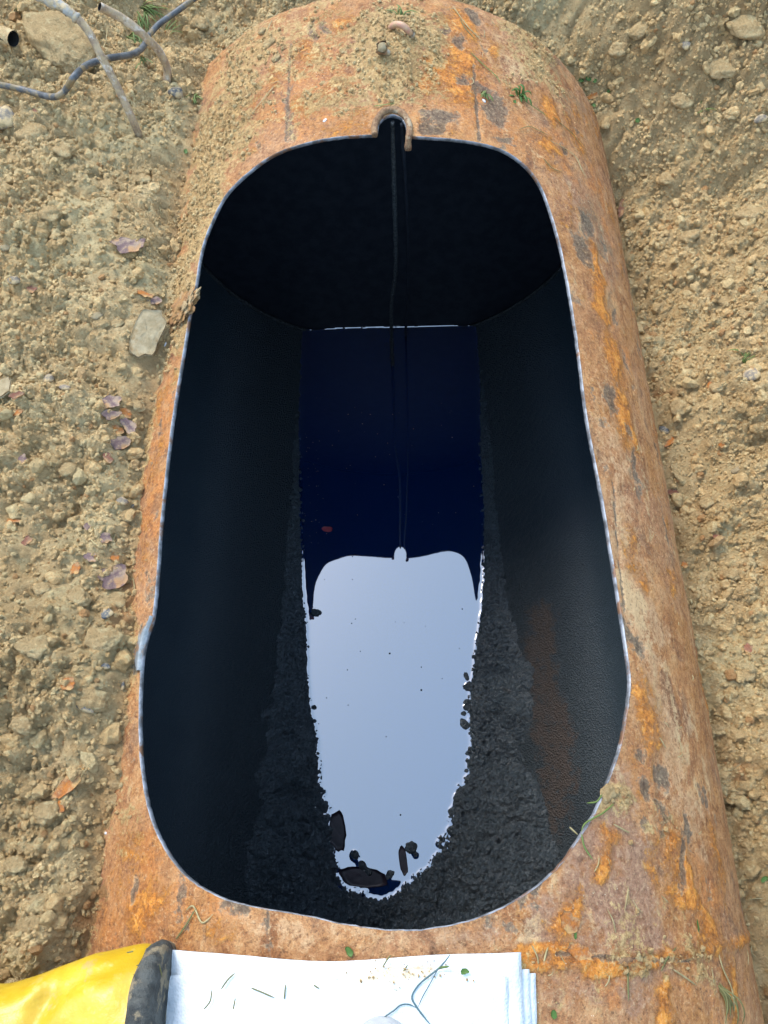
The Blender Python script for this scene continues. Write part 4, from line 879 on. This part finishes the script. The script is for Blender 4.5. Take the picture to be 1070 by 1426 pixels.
part('body', tube('body', PF, 0.0085, 12, (True, True), 0.35), M['stone_pale'], t); part('ring', tube('ring', PF[-3:], [0.011, 0.0118, 0.0105], 12, (False, False), 0.45), M['collar'], t)
part('stub', tube('stub', lifted([(537,72),(542,74)], [zt_+0.012, zt_+0.008], 4), 0.006, 10), M['sleeve'], t)
# two thin lines hanging through the collar into the oil
a = on_cyl(547, 170, R-0.01); e = at_z(547, 512, ZO-0.02)
HP = crom([a, a*0.8+e*0.2+np.array([0.004,0,0]), a*0.55+e*0.45+np.array([0.008,0,0]), a*0.35+e*0.65+np.array([-0.004,0,0]), e], 18)
o = base_at(link('hanging_tube', tube('hanging_tube', HP, [0.0040*(1+(0.25+0.9*max(0, mn.noise((i*0.8,2,0))))*min(1, i/25)) for i in range(len(HP))], 9, bump=0.3), M['tubecrust']))
mkv = np.zeros((len(o.data.vertices), 4)); mkv[:,1] = 1; attr(o.data, 'mask', mkv); tag(o, 'crusted dark tube hanging from the collar into the oil, left of its twin', 'tube')
a2 = on_cyl(560, 172, R-0.01); e2 = at_z(565, 470, ZO-0.02); HP = crom([a2, a2*0.5+e2*0.5+np.array([0.012,0,0]), e2], 30)
o = base_at(link('hanging_tube', tube('hanging_tube', HP, 0.0036, 9), M['endcap'])); mkv = np.zeros((len(o.data.vertices), 4)); attr(o.data, 'mask', mkv); tag(o, 'smooth black tube hanging from the collar, right of the crusted tube', 'tube')

# ================================================================== FLOATING ON THE OIL, PLUS PAINTED REFLECTIONS
def oil_pt(px, py, dz=0.0): return at_z(px, py, ZO+dz)
LBS = ['small oval sludge lump uppermost of those along the right edge','largest sludge lump at the right oil edge','elongated sludge lump lowest of the group at the right edge','tiny sludge lump between larger ones at the right edge','small round sludge lump just under the largest one','sludge lump sticking out from the left oil edge','ragged sludge lump above the narrow painted reflection strip','sludge lump at the very near tip of the oil','tiny sludge lump at the left edge of the bright reflection','sludge lump on the lower right sludge bank edge','sludge lump on the right bank close to the near end']
for i, (px, py, l_, w_, dg) in enumerate([(650,942,12,7,80),(655,957,17,14,20),(647,1008,18,12,60),(646,994,8,6,0),(650,978,10,9,0),(440,853,16,11,15),(573,1180,18,16,0),(543,1218,10,14,50),(437,985,8,7,0),(642,1102,14,12,0),(630,1130,12,10,0)]):
    p = oil_pt(px, py, 0.001); k = scale_at(p); v, f = rock(3, 30+i, 0.45, 0.3); v = v*np.array([l_, w_, min(l_, w_)*0.6])*k/2
    o = link('sludge_lump', mesh_np('sludge_lump', v, f), M['sludge']); mkv = np.zeros((len(v), 4)); mkv[:,1] = 1; attr(o.data, 'mask', mkv)
    o.location = p; o.rotation_euler = (0, 0, -math.radians(dg)); tag(o, LBS[i], 'sludge lump', 'sludge lumps floating at the oil edge')
def oil_patch(px, py, l_, w_, dg, mat, label, cat, sd_, th=0.0016):
    p = oil_pt(px, py, 0.0003); k = scale_at(p); o = link('oil_surface_patch', flake_mesh(w_*k, l_*k, th, sd_, 0.0, 0.14, 0.8), M[mat]); o.location = p; o.rotation_euler = (0,0,-math.radians(dg)); return tag(o, label, cat)
oil_patch(470, 1158, 52, 22, 86, 'painted_reflection', 'purplish brown painted reflection on the oil beside the left sludge bank', 'flake', 21)  # this and the next two patches paint a person's reflection onto the oil
oil_patch(507, 1222, 64, 24, 8, 'painted_reflection', 'wide painted dark reflection of a person at the near end of the oil', 'painted reflection', 33)
oil_patch(562, 1200, 38, 11, 84, 'painted_reflection', 'narrow painted strip of dark reflection beside the right sludge bank at the near end', 'painted reflection', 37)
oil_patch(456, 737, 15, 8, 5, 'red', 'red spot of dyed oil floating on the dark upper pool', 'oil spot', 8, 0.0008)
L = []
for px, py, s in [(485,577,1),(516,577,1),(505,590,1),(526,604,1),(547,577,1),(523,636,1),(543,633,1),(540,617,1),(576,597,1.1),(630,609,1.1),(615,592,.8),(535,675,1.2),(498,717,1.1),(443,656,1),(440,724,1.2),(450,694,1),(441,677,1),(660,677,1.2),(455,743,1.2),(635,714,1),(611,714,.8),(472,600,1),(463,620,1),(436,616,.9),(427,609,.8),(445,614,.8),(488,648,.9),(483,652,.9)] + [(random.uniform(424,445), random.uniform(600,760), random.uniform(.5,.9)) for _ in range(26)] + [(random.uniform(440,660), random.uniform(540,740), random.uniform(.4,.6)) for _ in range(20)]:
    p = oil_pt(px, py, 0.0004); v, f = ICO[1]; L.append((v*0.0015*s*np.array([1,1,0.5])+p, f))
V, Fc = join_arrays(L); o = link('floating_specks', mesh_np('floating_specks', V, Fc), M['flake_orange']); o['kind'] = 'stuff'; o['label'] = 'tiny rusty specks floating on the dark part of the oil'
L = []
for px, py, s in [(543,910,2.0),(587,961,2.0),(484,933,1.2),(502,907,1),(455,972,1.1),(490,868,1.2),(644,848,1.4),(616,945,1),(558,1135,1.7),(587,929,1.2),(538,1026,1.1),(491,775,1.1),(452,807,.8),(491,807,1),(495,862,1),(640,903,.9),(485,982,1),(444,1008,1),(563,867,.7),(551,866,.7),(593,872,.7)]:
    p = oil_pt(px, py, 0.0006); v, f = ICO[2]; L.append((v*0.0014*s*np.array([1,1,0.7])+p, f))
V, Fc = join_arrays(L); me = mesh_np('floating_grains', V, Fc); attr(me, 'mask', np.zeros((len(V), 4))); o = link('floating_grains', me, M['tar']); o['kind'] = 'stuff'; o['label'] = 'tiny black grains dotted over the bright reflection in the oil'

# ================================================================== GRASS, STRAWS, LEAVES
def blade(P, w0, seed=0):         # thin tapering leaf with a folded section
    P = np.asarray(P); n = len(P); T = np.gradient(P, axis=0); T /= np.linalg.norm(T, axis=1)[:,None]+1e-9; V = []
    for i in range(n):
        up = np.array([0,0,1.0]); sd_ = np.cross(T[i], up); sd_ /= np.linalg.norm(sd_)+1e-9; nn = np.cross(sd_, T[i]); f = i/(n-1); ww = w0*min(1, 4*(1-f)+0.08)*min(1, 0.5+3*f)
        V += [P[i]-sd_*ww+nn*ww*0.5, P[i]-nn*ww*0.3, P[i]+sd_*ww+nn*ww*0.5, P[i]+nn*ww*0.15]
    Q = [[i*4+k, i*4+(k+1)%4, (i+1)*4+(k+1)%4, (i+1)*4+k] for i in range(n-1) for k in range(4)]
    return np.array(V), np.array(Q)
def tuft(px, py, n_, length, spread, mat, label, cat='grass tuft', group=None, w0=0.0016, deg=None):
    p = hit(px, py); k = scale_at(p); L = []; up = np.array(surf_frame(p))
    for i in range(n_):
        a = math.radians(deg+random.uniform(-spread, spread)) if deg is not None else random.uniform(0, 6.28)
        d_ = ROT @ np.array([math.cos(a), -math.sin(a), 0]); d_ = d_-up*d_.dot(up); d_ /= np.linalg.norm(d_); l_ = length*k*random.uniform(0.55, 1.1)
        b_ = p+ROT @ np.array([random.uniform(-6,6)*k, random.uniform(-6,6)*k, 0]); lf = random.uniform(0.15, 0.7); sg = random.uniform(-0.3, 0.3); sdv = np.cross(up, d_)
        L.append(blade(crom([b_-up*0.004, b_+d_*l_*0.35+up*l_*lf*0.5, b_+d_*l_*0.7+up*l_*lf*0.55+sdv*sg*l_*0.4, b_+d_*l_+up*l_*lf*0.30+sdv*sg*l_], 4), w0*random.uniform(0.7,1.2)))
    V, Q = join_arrays(L); o = base_at(link('grass_tuft', mesh_np('grass_tuft', V, Q), M[mat])); return tag(o, label, cat, group)
tuft(195,14,26,44,55,'grass','green grass tuft behind the open ended bent pipe',deg=35)
tuft(178,52,18,40,25,'grass','dry green grass tuft between the two bent pipes',deg=55)
tuft(232,50,5,34,20,'grass','few grass blades right of the open ended pipe',deg=-50)
tuft(196,84,6,22,25,'grass','short grass blades hanging below the cable',deg=75)
tuft(276,135,9,28,40,'grass','small grass tuft on soil beside the far left tank shoulder',deg=70)
tuft(24,22,6,26,40,'grass','sparse grass blades in the upper left corner',deg=-35)
tuft(556,26,12,22,60,'grass','short grass tuft behind the copper elbow on the tank top',deg=-80)
tuft(724,134,14,16,180,'leaf','bright green plant sprig lying on the far right tank top','plant sprig',w0=0.0024)
tuft(965,156,10,24,60,'grass','small green grass tuft on the right bank near the pit wall',deg=-20)
tuft(672,128,8,16,80,'grass','tiny mossy grass tuft on a dark patch of the tank top',deg=80)
tuft(1036,505,10,24,120,'grass','dry grass fibres around the grey stone on the right bank',deg=-60)
tuft(1000,1370,12,55,30,'olive','olive grass stems lying on the tank at the lower right',deg=70,w0=0.0010)
def strand(pts, mat, label, w0=0.0011, lifts=None, cat='grass blade', group=None, name='grass_strand'):
    P = []
    for i, (px, py) in enumerate(pts):
        q = hit(px, py); up = np.array(surf_frame(q)); P.append(q+up*(0.0035+(lifts[i] if lifts else 0.0)))
    V, Q = blade(crom(P, 5), w0); o = base_at(link(name, mesh_np(name, V, Q), M[mat])); return tag(o, label, cat, group)
strand([(726,140),(738,148),(750,156),(762,164)],'grass','pale stem trailing from the green sprig on the tank top')
strand([(640,28),(648,42),(662,58)],'olive','dark curled stem right of the copper elbow')
strand([(520,150),(536,148),(552,145)],'grass','green blade lying just behind the collar')
strand([(655,75),(672,92),(690,108),(696,118)],'grass','green blade on the tank top right of the dirt mound')
strand([(630,10),(650,38),(672,60)],'straw','long pale straw on the far top of the tank')
strand([(722,182),(736,178),(750,184),(762,190)],'olive','dark wiry stem lying above the right end of the rim')
strand([(768,163),(780,174),(796,188),(810,206)],'olive','thin dark stem running down the right shoulder of the tank')
strand([(765,198),(782,206),(800,220),(808,236),(816,250)],'straw','thin curved straw on the right shoulder of the tank')
strand([(755,222),(768,236),(782,241)],'olive','short dark stem near the upper right rim')
strand([(352,160),(372,135),(385,120)],'straw','short straw on the dirty left top of the tank')
strand([(372,50),(380,30),(392,12)],'straw','pale straw at the top left of the tank')
strand([(834,1107),(826,1117),(812,1119)],'grass','pale stub of grass jutting over the lower right rim',lifts=[0.003,0.004,0.004])
strand([(852,1120),(838,1132),(824,1140),(812,1148),(807,1160)],'grass','long bent grass blade along the lower right rim')
strand([(808,1162),(812,1180),(824,1198)],'grass','green blade hanging below the soil lump on the right rim')
strand([(791,1152),(803,1163)],'straw','short straw crossing the lower right rim')
strand([(852,1148),(870,1158),(874,1160)],'straw','small straw on orange rust near the right rim')
strand([(262,1268),(272,1262),(284,1285),(300,1272)],'straw','curled pale straw on the tank left of the white pads')
strand([(248,1308),(262,1288),(276,1264)],'olive','olive grass blade on rust between boot and rim')
strand([(754,1350),(758,1330),(762,1318)],'straw','short straw standing beside the right end of the pads')
strand([(998,1330),(1004,1350),(1016,1378),(1020,1410)],'straw','long pale stem at the lower right of the tank')
strand([(872,1345),(872,1370),(873,1395)],'olive','thin straight stem below the seam')
strand([(935,1350),(950,1360),(968,1373)],'straw','thin straw slanting at the lower right')
strand([(918,1352),(926,1335),(940,1318)],'olive','olive stem bundle beside the seam at the right')
strand([(160,745),(157,757),(150,762)],'straw','curled straw on soil left of the middle rim',name='straw')
strand([(126,750),(133,758),(142,762)],'straw','second curled straw on soil left of the middle rim',name='straw')
strand([(188,805),(190,820),(187,835)],'straw','bent straw lying on the rusty strip left of the rim',name='straw')
strand([(222,288),(224,300)],'straw','short straw standing by the dirt covered left rim',name='straw')
strand([(905,420),(920,414),(934,404)],'straw','pale straw on the foot of the right bank',name='straw')
strand([(1003,812),(1022,811)],'straw','short white straw on the right bank by the middle',name='straw')
strand([(908,328),(912,336),(918,331)],'straw','tiny straw near the upper right tank side',name='straw')
strand([(975,350),(983,360)],'straw','tiny brown straw on the upper right bank',name='straw')
strand([(150,38),(148,60),(140,74)],'straw','pale root fibre hanging over the boulder',name='straw')
# loose bits everywhere
L = []
for _ in range(150):
    px = random.choice([random.uniform(880,1068), random.uniform(700,860), random.uniform(310,700), random.uniform(20,230), random.uniform(760,1000)]); py = random.uniform(4, 1400)
    if 300 < px < 700 and py > 180: py = random.uniform(5, 150)
    if 700 < px < 880 and 200 < py < 1180: continue
    q = hit(px, py)
    if abs(q[0]) < 0.5 and math.hypot(q[0], q[2]) < R+0.02 and q[1] < Y1:
        sq_ = np.array([[math.atan2(q[0], q[2])*R, q[1]]])
        if inside_poly(sq_[:,0], sq_[:,1], CURVE)[0] or nearest_on(CURVE, sq_)[1][0] < 0.02: continue
    a = random.uniform(0, 6.28); l_ = random.uniform(0.006, 0.03); d_ = np.array([math.cos(a), math.sin(a), 0]); up = np.array(surf_frame(q)); d_ = d_-up*d_.dot(up); nn = np.cross(up, d_)*random.uniform(-0.25,0.25)*l_
    L.append(blade(crom([q+up*0.003-d_*l_/2, q+up*0.0045+nn, q+up*0.003+d_*l_/2], 4), random.uniform(0.0004, 0.0009)))
V, Q = join_arrays(L); o = link('loose_straws', mesh_np('loose_straws', V, Q), M['straw']); o['kind'] = 'stuff'; o['label'] = 'tiny bits of straw scattered over soil and tank'
LV = [(810,112,7,5,'by the far right tank shoulder, leftmost of three'),(820,110,8,5,'by the far right tank shoulder, middle of three'),(829,113,6,5,'by the far right tank shoulder, rightmost of three'),(849,127,6,4,'on soil below the trio of leaves'),(888,168,7,6,'alone on the upper right bank'),(828,147,6,4,'against the far right tank side'),(716,143,7,5,'beside the green sprig on the tank top'),(259,212,8,5,'on soil by the far left rim'),(70,36,7,5,'on top of the boulder'),(1064,1224,12,6,'at the right picture edge'),(487,1325,14,9,'just above the white pads'),(770,1413,11,9,'on rust right of the white pads'),(563,123,5,4,'in the dirt behind the collar'),(800,1302,12,4,'beside the rounded rust scab'),(970,1290,16,4,'on dirt at the lower right')]
for px, py, l_, w_, lb in LV: flake('green_leaf', px, py, l_, w_, random.uniform(0,180), 'leaf', 'small green leaf '+lb, 'leaf', 'small green leaves', 0.0008, 0.002, None, 0.2, 0.15)

# ================================================================== WHITE PADS
def pad(outline_px, lift, label, seed, nu=60, nv=30):
    # outline: front-left, front-right, back-right, back-left corners with a front edge polyline
    front, right_b, left_b = outline_px
    A = np.array([sy(*p) for p in front]); fr = crom(A, 12); cl = np.r_[0, np.cumsum(np.linalg.norm(np.diff(fr, axis=0), axis=1))]; u = np.linspace(0, 1, nu)
    fr = np.stack([np.interp(u*cl[-1], cl, fr[:,0]), np.interp(u*cl[-1], cl, fr[:,1])], 1)
    lb_, rb = np.array(sy(*left_b)), np.array(sy(*right_b)); bk_ = lb_[None]*(1-u[:,None])+rb[None]*u[:,None]
    v = np.linspace(0, 1, nv); Sg = fr[:,None,0]*(1-v)+bk_[:,None,0]*v; Yg = fr[:,None,1]*(1-v)+bk_[:,None,1]*v
    h = R+0.004+lift+0.0032*fbm(Sg*9, Yg*9, 3, seed)+0.0014*fbm(Sg*40, Yg*40, 3, seed+3)
    edge_ = np.minimum.reduce([u[:,None]+0*v, 1-u[:,None]+0*v, 0*u[:,None]+v*0.5]); h -= 0.0016*np.exp(-edge_/0.012)
    top = np.stack([h*np.sin(Sg/R), Yg, h*np.cos(Sg/R)], -1); h2 = h-0.0042+0.001*np.exp(-edge_/0.01); bot = np.stack([h2*np.sin(Sg/R), Yg, h2*np.cos(Sg/R)], -1)
    N = nu*nv; Q = grid_faces(nu, nv); idx = np.arange(N).reshape(nu, nv); ring = np.r_[idx[:,0], idx[-1,1:], idx[-2::-1,-1], idx[0,-2:0:-1]]; rn = np.roll(ring, -1)
    V = np.concatenate([top.reshape(-1,3), bot.reshape(-1,3)]); Qs = np.concatenate([Q[:, ::-1] if False else Q, Q[:, ::-1]+N, np.stack([ring, ring+N, rn+N, rn], 1)])
    me = mesh_np('absorbent_pad', V, Qs)
    st = np.zeros(Sg.shape); bl = np.zeros(Sg.shape)
    for px, py, r1, r2, k in [(470,1349,.09,.006,.30),(650,1375,.05,.02,.18),(300,1345,.05,.006,.25),(515,1358,.028,.012,.85),(545,1355,.03,.010,.95),(580,1350,.025,.010,.8),(340,1363,.02,.006,.35),(380,1365,.02,.01,.3),(365,1350,.02,.005,.2)]:
        a_, b_ = sy(px, py); st = np.maximum(st, k*np.exp(-((Sg-a_)/r1)**2-((Yg-b_)/r2)**2))
    for px, py, r1, r2, k in [(260,1380,.05,.03,.5),(330,1390,.06,.03,.45),(430,1370,.05,.02,.3),(240,1410,.04,.03,.5),(300,1365,.04,.01,.4)]:
        a_, b_ = sy(px, py); bl = np.maximum(bl, k*np.exp(-((Sg-a_)/r1)**2-((Yg-b_)/r2)**2))
    mk = np.stack([st, bl, st*0, st*0], -1).reshape(-1,4); attr(me, 'mask', np.concatenate([mk, mk*0.3]))
    o = base_at(link('absorbent_pad', me, M['pad'])); return tag(o, label, 'pad', 'white pads stacked on the tank')
pad(([(300,1362),(450,1364),(600,1360),(744,1355)],(748,1500),(240,1500)), 0.000, 'lowest white pad, its right edge sticking out furthest beyond the others', 201)
pad(([(290,1352),(450,1354),(600,1352),(734,1349)],(738,1500),(236,1500)), 0.0055, 'white pad second from the bottom with its right edge just showing', 203)
pad(([(231,1320),(330,1328),(440,1337),(500,1336),(600,1329),(720,1325)],(724,1500),(205,1500)), 0.011, 'wide white pad whose straight front edge dips in the middle', 205)
pad(([(240,1357),(300,1353),(370,1344),(450,1341),(560,1346),(640,1352),(700,1358)],(705,1500),(150,1500)), 0.0165, 'topmost white pad with soil stains and a slanted left edge', 207)
PADZ = 0.024
def on_pad(px, py, d=0.0): return on_cyl(px, py, R+PADZ+d)
def pstrand(pts, mat, label, w0=0.0009, cat='grass blade', lift=0.0):
    V, Q = blade(crom([on_pad(*p, lift) for p in pts], 6), w0); o = base_at(link('grass_strand', mesh_np('grass_strand', V, Q), M[mat])); return tag(o, label, cat)
pstrand([(627,1330),(612,1348),(585,1370),(574,1388),(580,1402),(592,1418),(604,1432)],'teal','long blue green grass strand winding down the white pads',0.0010)
pstrand([(611,1348),(598,1372),(588,1390),(582,1404)],'teal','thin straight strand crossing the long strand on the pads',0.0006)
pstrand([(530,1420),(548,1408),(558,1400),(570,1399),(582,1405)],'teal','curved blue green strand at the bottom of the white pads',0.0008)
pstrand([(610,1349),(618,1347),(626,1346)],'grass','short green blade at the fork of the long strand',0.0012)
def pad_pts(n_): return [on_pad(random.gauss(555, 38), random.gauss(1354, 9), -0.001) for _ in range(n_)]
V, Fc = scatter(90, 1, 0.0005, 0.0018, pad_pts, 2.4); me = mesh_np('soil_crumbs', V, Fc, False); attr(me, 'mask', np.concatenate(MK)); o = link('soil_crumbs', me, M['crumb']); o['kind'] = 'stuff'; o['label'] = 'tiny soil crumbs smeared across the middle of the top white pad'
for i, pts in enumerate([[(308,1378),(318,1364),(328,1355)],[(284,1406),(293,1394),(295,1378)],[(350,1376),(365,1382),(383,1390)],[(325,1406),(328,1390)],[(533,1347),(540,1336),(545,1330)],[(220,1400),(226,1388)],[(562,1353),(568,1344)],[(437,1372),(445,1377)],[(396,1392),(398,1370)]]):
    o = pstrand(pts, 'olive', 'x', 0.0008); tag(o, ['long dark grass clipping on the left part of the pads','curved dark clipping near the left pad edge','dark clipping slanting down in the middle left of the pads','short upright dark clipping low on the pads','dark clipping crossing the front edge of the pads','dark clipping beside the slanted left pad edge','small dark clipping in the tan soil stain','small dark clipping near the middle of the pads','thin upright dark clipping left of the pad middle'][i], 'grass clipping', 'dark grass clippings on the pads')
p = on_pad(647, 1353); o = link('green_leaf', flake_mesh(0.006, 0.010, 0.0008, 5, 0.2, 0.2), M['leaf']); o.location = p; tag(o, 'tiny green leaf on the right half of the white pads', 'leaf', 'small green leaves')

# ================================================================== BOOTS
def ring_loft(name, rings, nseg=40, cap0=True, cap1=True):
    V = []; n = len(rings)
    for fn in rings: V += [fn(2*np.pi*k/nseg) for k in range(nseg)]
    Q = [[i*nseg+k, i*nseg+(k+1)%nseg, (i+1)*nseg+(k+1)%nseg, (i+1)*nseg+k] for i in range(n-1) for k in range(nseg)]
    T3 = []
    for e, c in ((0, cap0), (n-1, cap1)):
        if c:
            cen = np.mean(V[e*nseg:(e+1)*nseg], axis=0); V.append(cen); m = len(V)-1
            for k in range(nseg):
                f = [m, e*nseg+(k+1)%nseg, e*nseg+k]; T3.append(f if e == 0 else f[::-1])
    return mesh_np(name, np.array(V), [np.array(Q), np.array(T3).reshape(-1,3)])
# yellow boot: leg to the left, sole turned to the right; section x runs along the leg
ZB = 0.545
def bp(px, py): return at_z(px, py, ZB)
top_px = [(-160,1398),(-90,1388),(-30,1374),(20,1371),(60,1358),(100,1339),(140,1322),(172,1313),(196,1310),(211,1314),(219,1322)]
bot_px = [(-170,1560),(-100,1560),(-40,1552),(10,1546),(50,1552),(85,1566),(125,1580),(160,1588),(176,1590),(190,1588),(197,1584)]
tp = crom([bp(*p) for p in top_px], 6); bt = crom([bp(*p) for p in bot_px], 6); nb_ = len(tp)
boot = empty('rubber_boot', (float(tp[40][0]), float(tp[40][1]-0.08), 0.40), 'yellow rubber boot lying on its side with a dark muddy sole', 'boot')
def mk_ring(i):
    f = i/(nb_-1); a_, b_ = tp[i], bt[i]; c_ = (a_+b_)/2; ry = (a_-b_)/2; hz = 0.072-0.008*math.sin(f*3.1)
    shr = 1.0 if i < nb_-4 else (1-0.05*(i-nb_+5)**1.3)
    def fn(t):
        ct, st_ = math.cos(t), math.sin(t); sx = np.sign(ct)*abs(ct)**0.85; sz = np.sign(st_)*abs(st_)**0.95
        p = c_+ry*sx*shr+np.array([0,0,hz*sz*shr]); q = Vector(p*1.0)
        w_ = 0.017*mn.noise(Vector((p[0]*9+p[1]*7, p[1]*13-p[0]*8, p[2]*9)))+0.005*mn.noise(Vector((p[0]*26-p[1]*22, p[1]*24+p[0]*18, p[2]*20)))
        cre = -0.012*math.exp(-((p[0]-tp[30][0]-0.25*(p[1]-tp[30][1]))/0.012)**2)-0.010*math.exp(-((p[1]-bp(60,1400)[1]-0.45*(p[0]-bp(60,1400)[0]))/0.012)**2)
        return p+np.array([0, sx*0.4*w_, sz*(w_+cre)])
    return fn
part('upper', ring_loft('upper', [mk_ring(i) for i in range(nb_)], 56), M['yellow'], boot)
a_, b_ = tp[-1], bt[-1]
ax = px_ang(a_, -8); ax = np.array(ax)
def sole_ring(off, grow, tread):
    c_ = (a_+b_)/2+ax*off+np.array([0,0.002,0.002]); ry = (a_-b_)/2
    def fn(t):
        ct, st_ = math.cos(t), math.sin(t); g = 1+grow+tread*(0.5+0.5*math.copysign(1, math.sin(t*26)))
        p = c_+ry*np.sign(ct)*abs(ct)**0.75*(1+(g-1)*0.8)+np.array([0,0,0.074*np.sign(st_)*abs(st_)**0.7*g])
        return p+np.array([0.003*mn.noise(Vector(p*40)), 0.003*mn.noise(Vector(p*45+np.array([5,0,0]))), 0.003*mn.noise(Vector(p*42))])
    return fn
part('sole', ring_loft('sole', [sole_ring(-0.008, -0.12, 0), sole_ring(-0.006, 0.03, 0), sole_ring(-0.002, 0.06, 0.01), sole_ring(0.005, 0.065, 0.03), sole_ring(0.012, 0.055, 0.03), sole_ring(0.018, 0.02, 0.03), sole_ring(0.021, -0.06, 0.02), sole_ring(0.0215, -0.4, 0)], 104), M['rubber'], boot)
for pts, lb in zip([[(190,1345),(203,1341),(217,1337)],[(178,1363),(190,1356),(198,1351)],[(192,1384),(204,1384)],[(212,1330),(222,1345),(226,1362)],[(186,1325),(176,1327)]], ['dark stem on the yellow face near the top of the boot','dark stem in the middle of the yellow boot face','short dark stem low on the yellow boot face','curved stem stuck to the dark boot sole','tiny stem at the top of the yellow boot']):
    V, Q = blade(crom([at_z(px, py, ZB+0.052) for px, py in pts], 5), 0.0007); o = base_at(link('grass_strand', mesh_np('grass_strand', V, Q), M['olive'])); tag(o, lb, 'grass clipping', 'grass stems on the boot')
# grey toe at the bottom edge
c0 = on_pad(532, 1452, 0.012)
toe = empty('grey_boot', (float(c0[0]), float(c0[1]-0.05), float(c0[2]-0.03)), 'rounded grey boot toe just entering at the bottom of the white pads', 'boot')
def toe_ring(f, zs):
    yy = c0[1]+0.022-0.19*f; wd = 0.046*math.sqrt(min(1, f*5.5+0.002)); hh = (0.030+0.03*f)*math.sqrt(min(1, f*7+0.002))
    return lambda t: np.array([c0[0]+wd*math.cos(t), yy, c0[2]-0.02+zs+max(hh*math.sin(t), -0.012)])
part('upper', ring_loft('upper', [toe_ring(f, 0.006) for f in (0,0.01,0.03,0.06,0.1,0.16,0.25,0.4,0.6,0.8,1.0)], 32), M['greyrub'], toe)
def tsole(f, zs, g):
    yy = c0[1]+0.024-0.195*f; wd = 0.050*math.sqrt(min(1, f*5+0.002)); return lambda t: np.array([c0[0]+wd*math.cos(t), yy, c0[2]-0.026+0.009*math.copysign(abs(math.sin(t))**0.4, math.sin(t))])
part('sole', ring_loft('sole', [tsole(f, 0, 0) for f in (0,0.01,0.03,0.06,0.1,0.16,0.25,0.5,0.8,1.0)], 32), M['rubber'], toe)
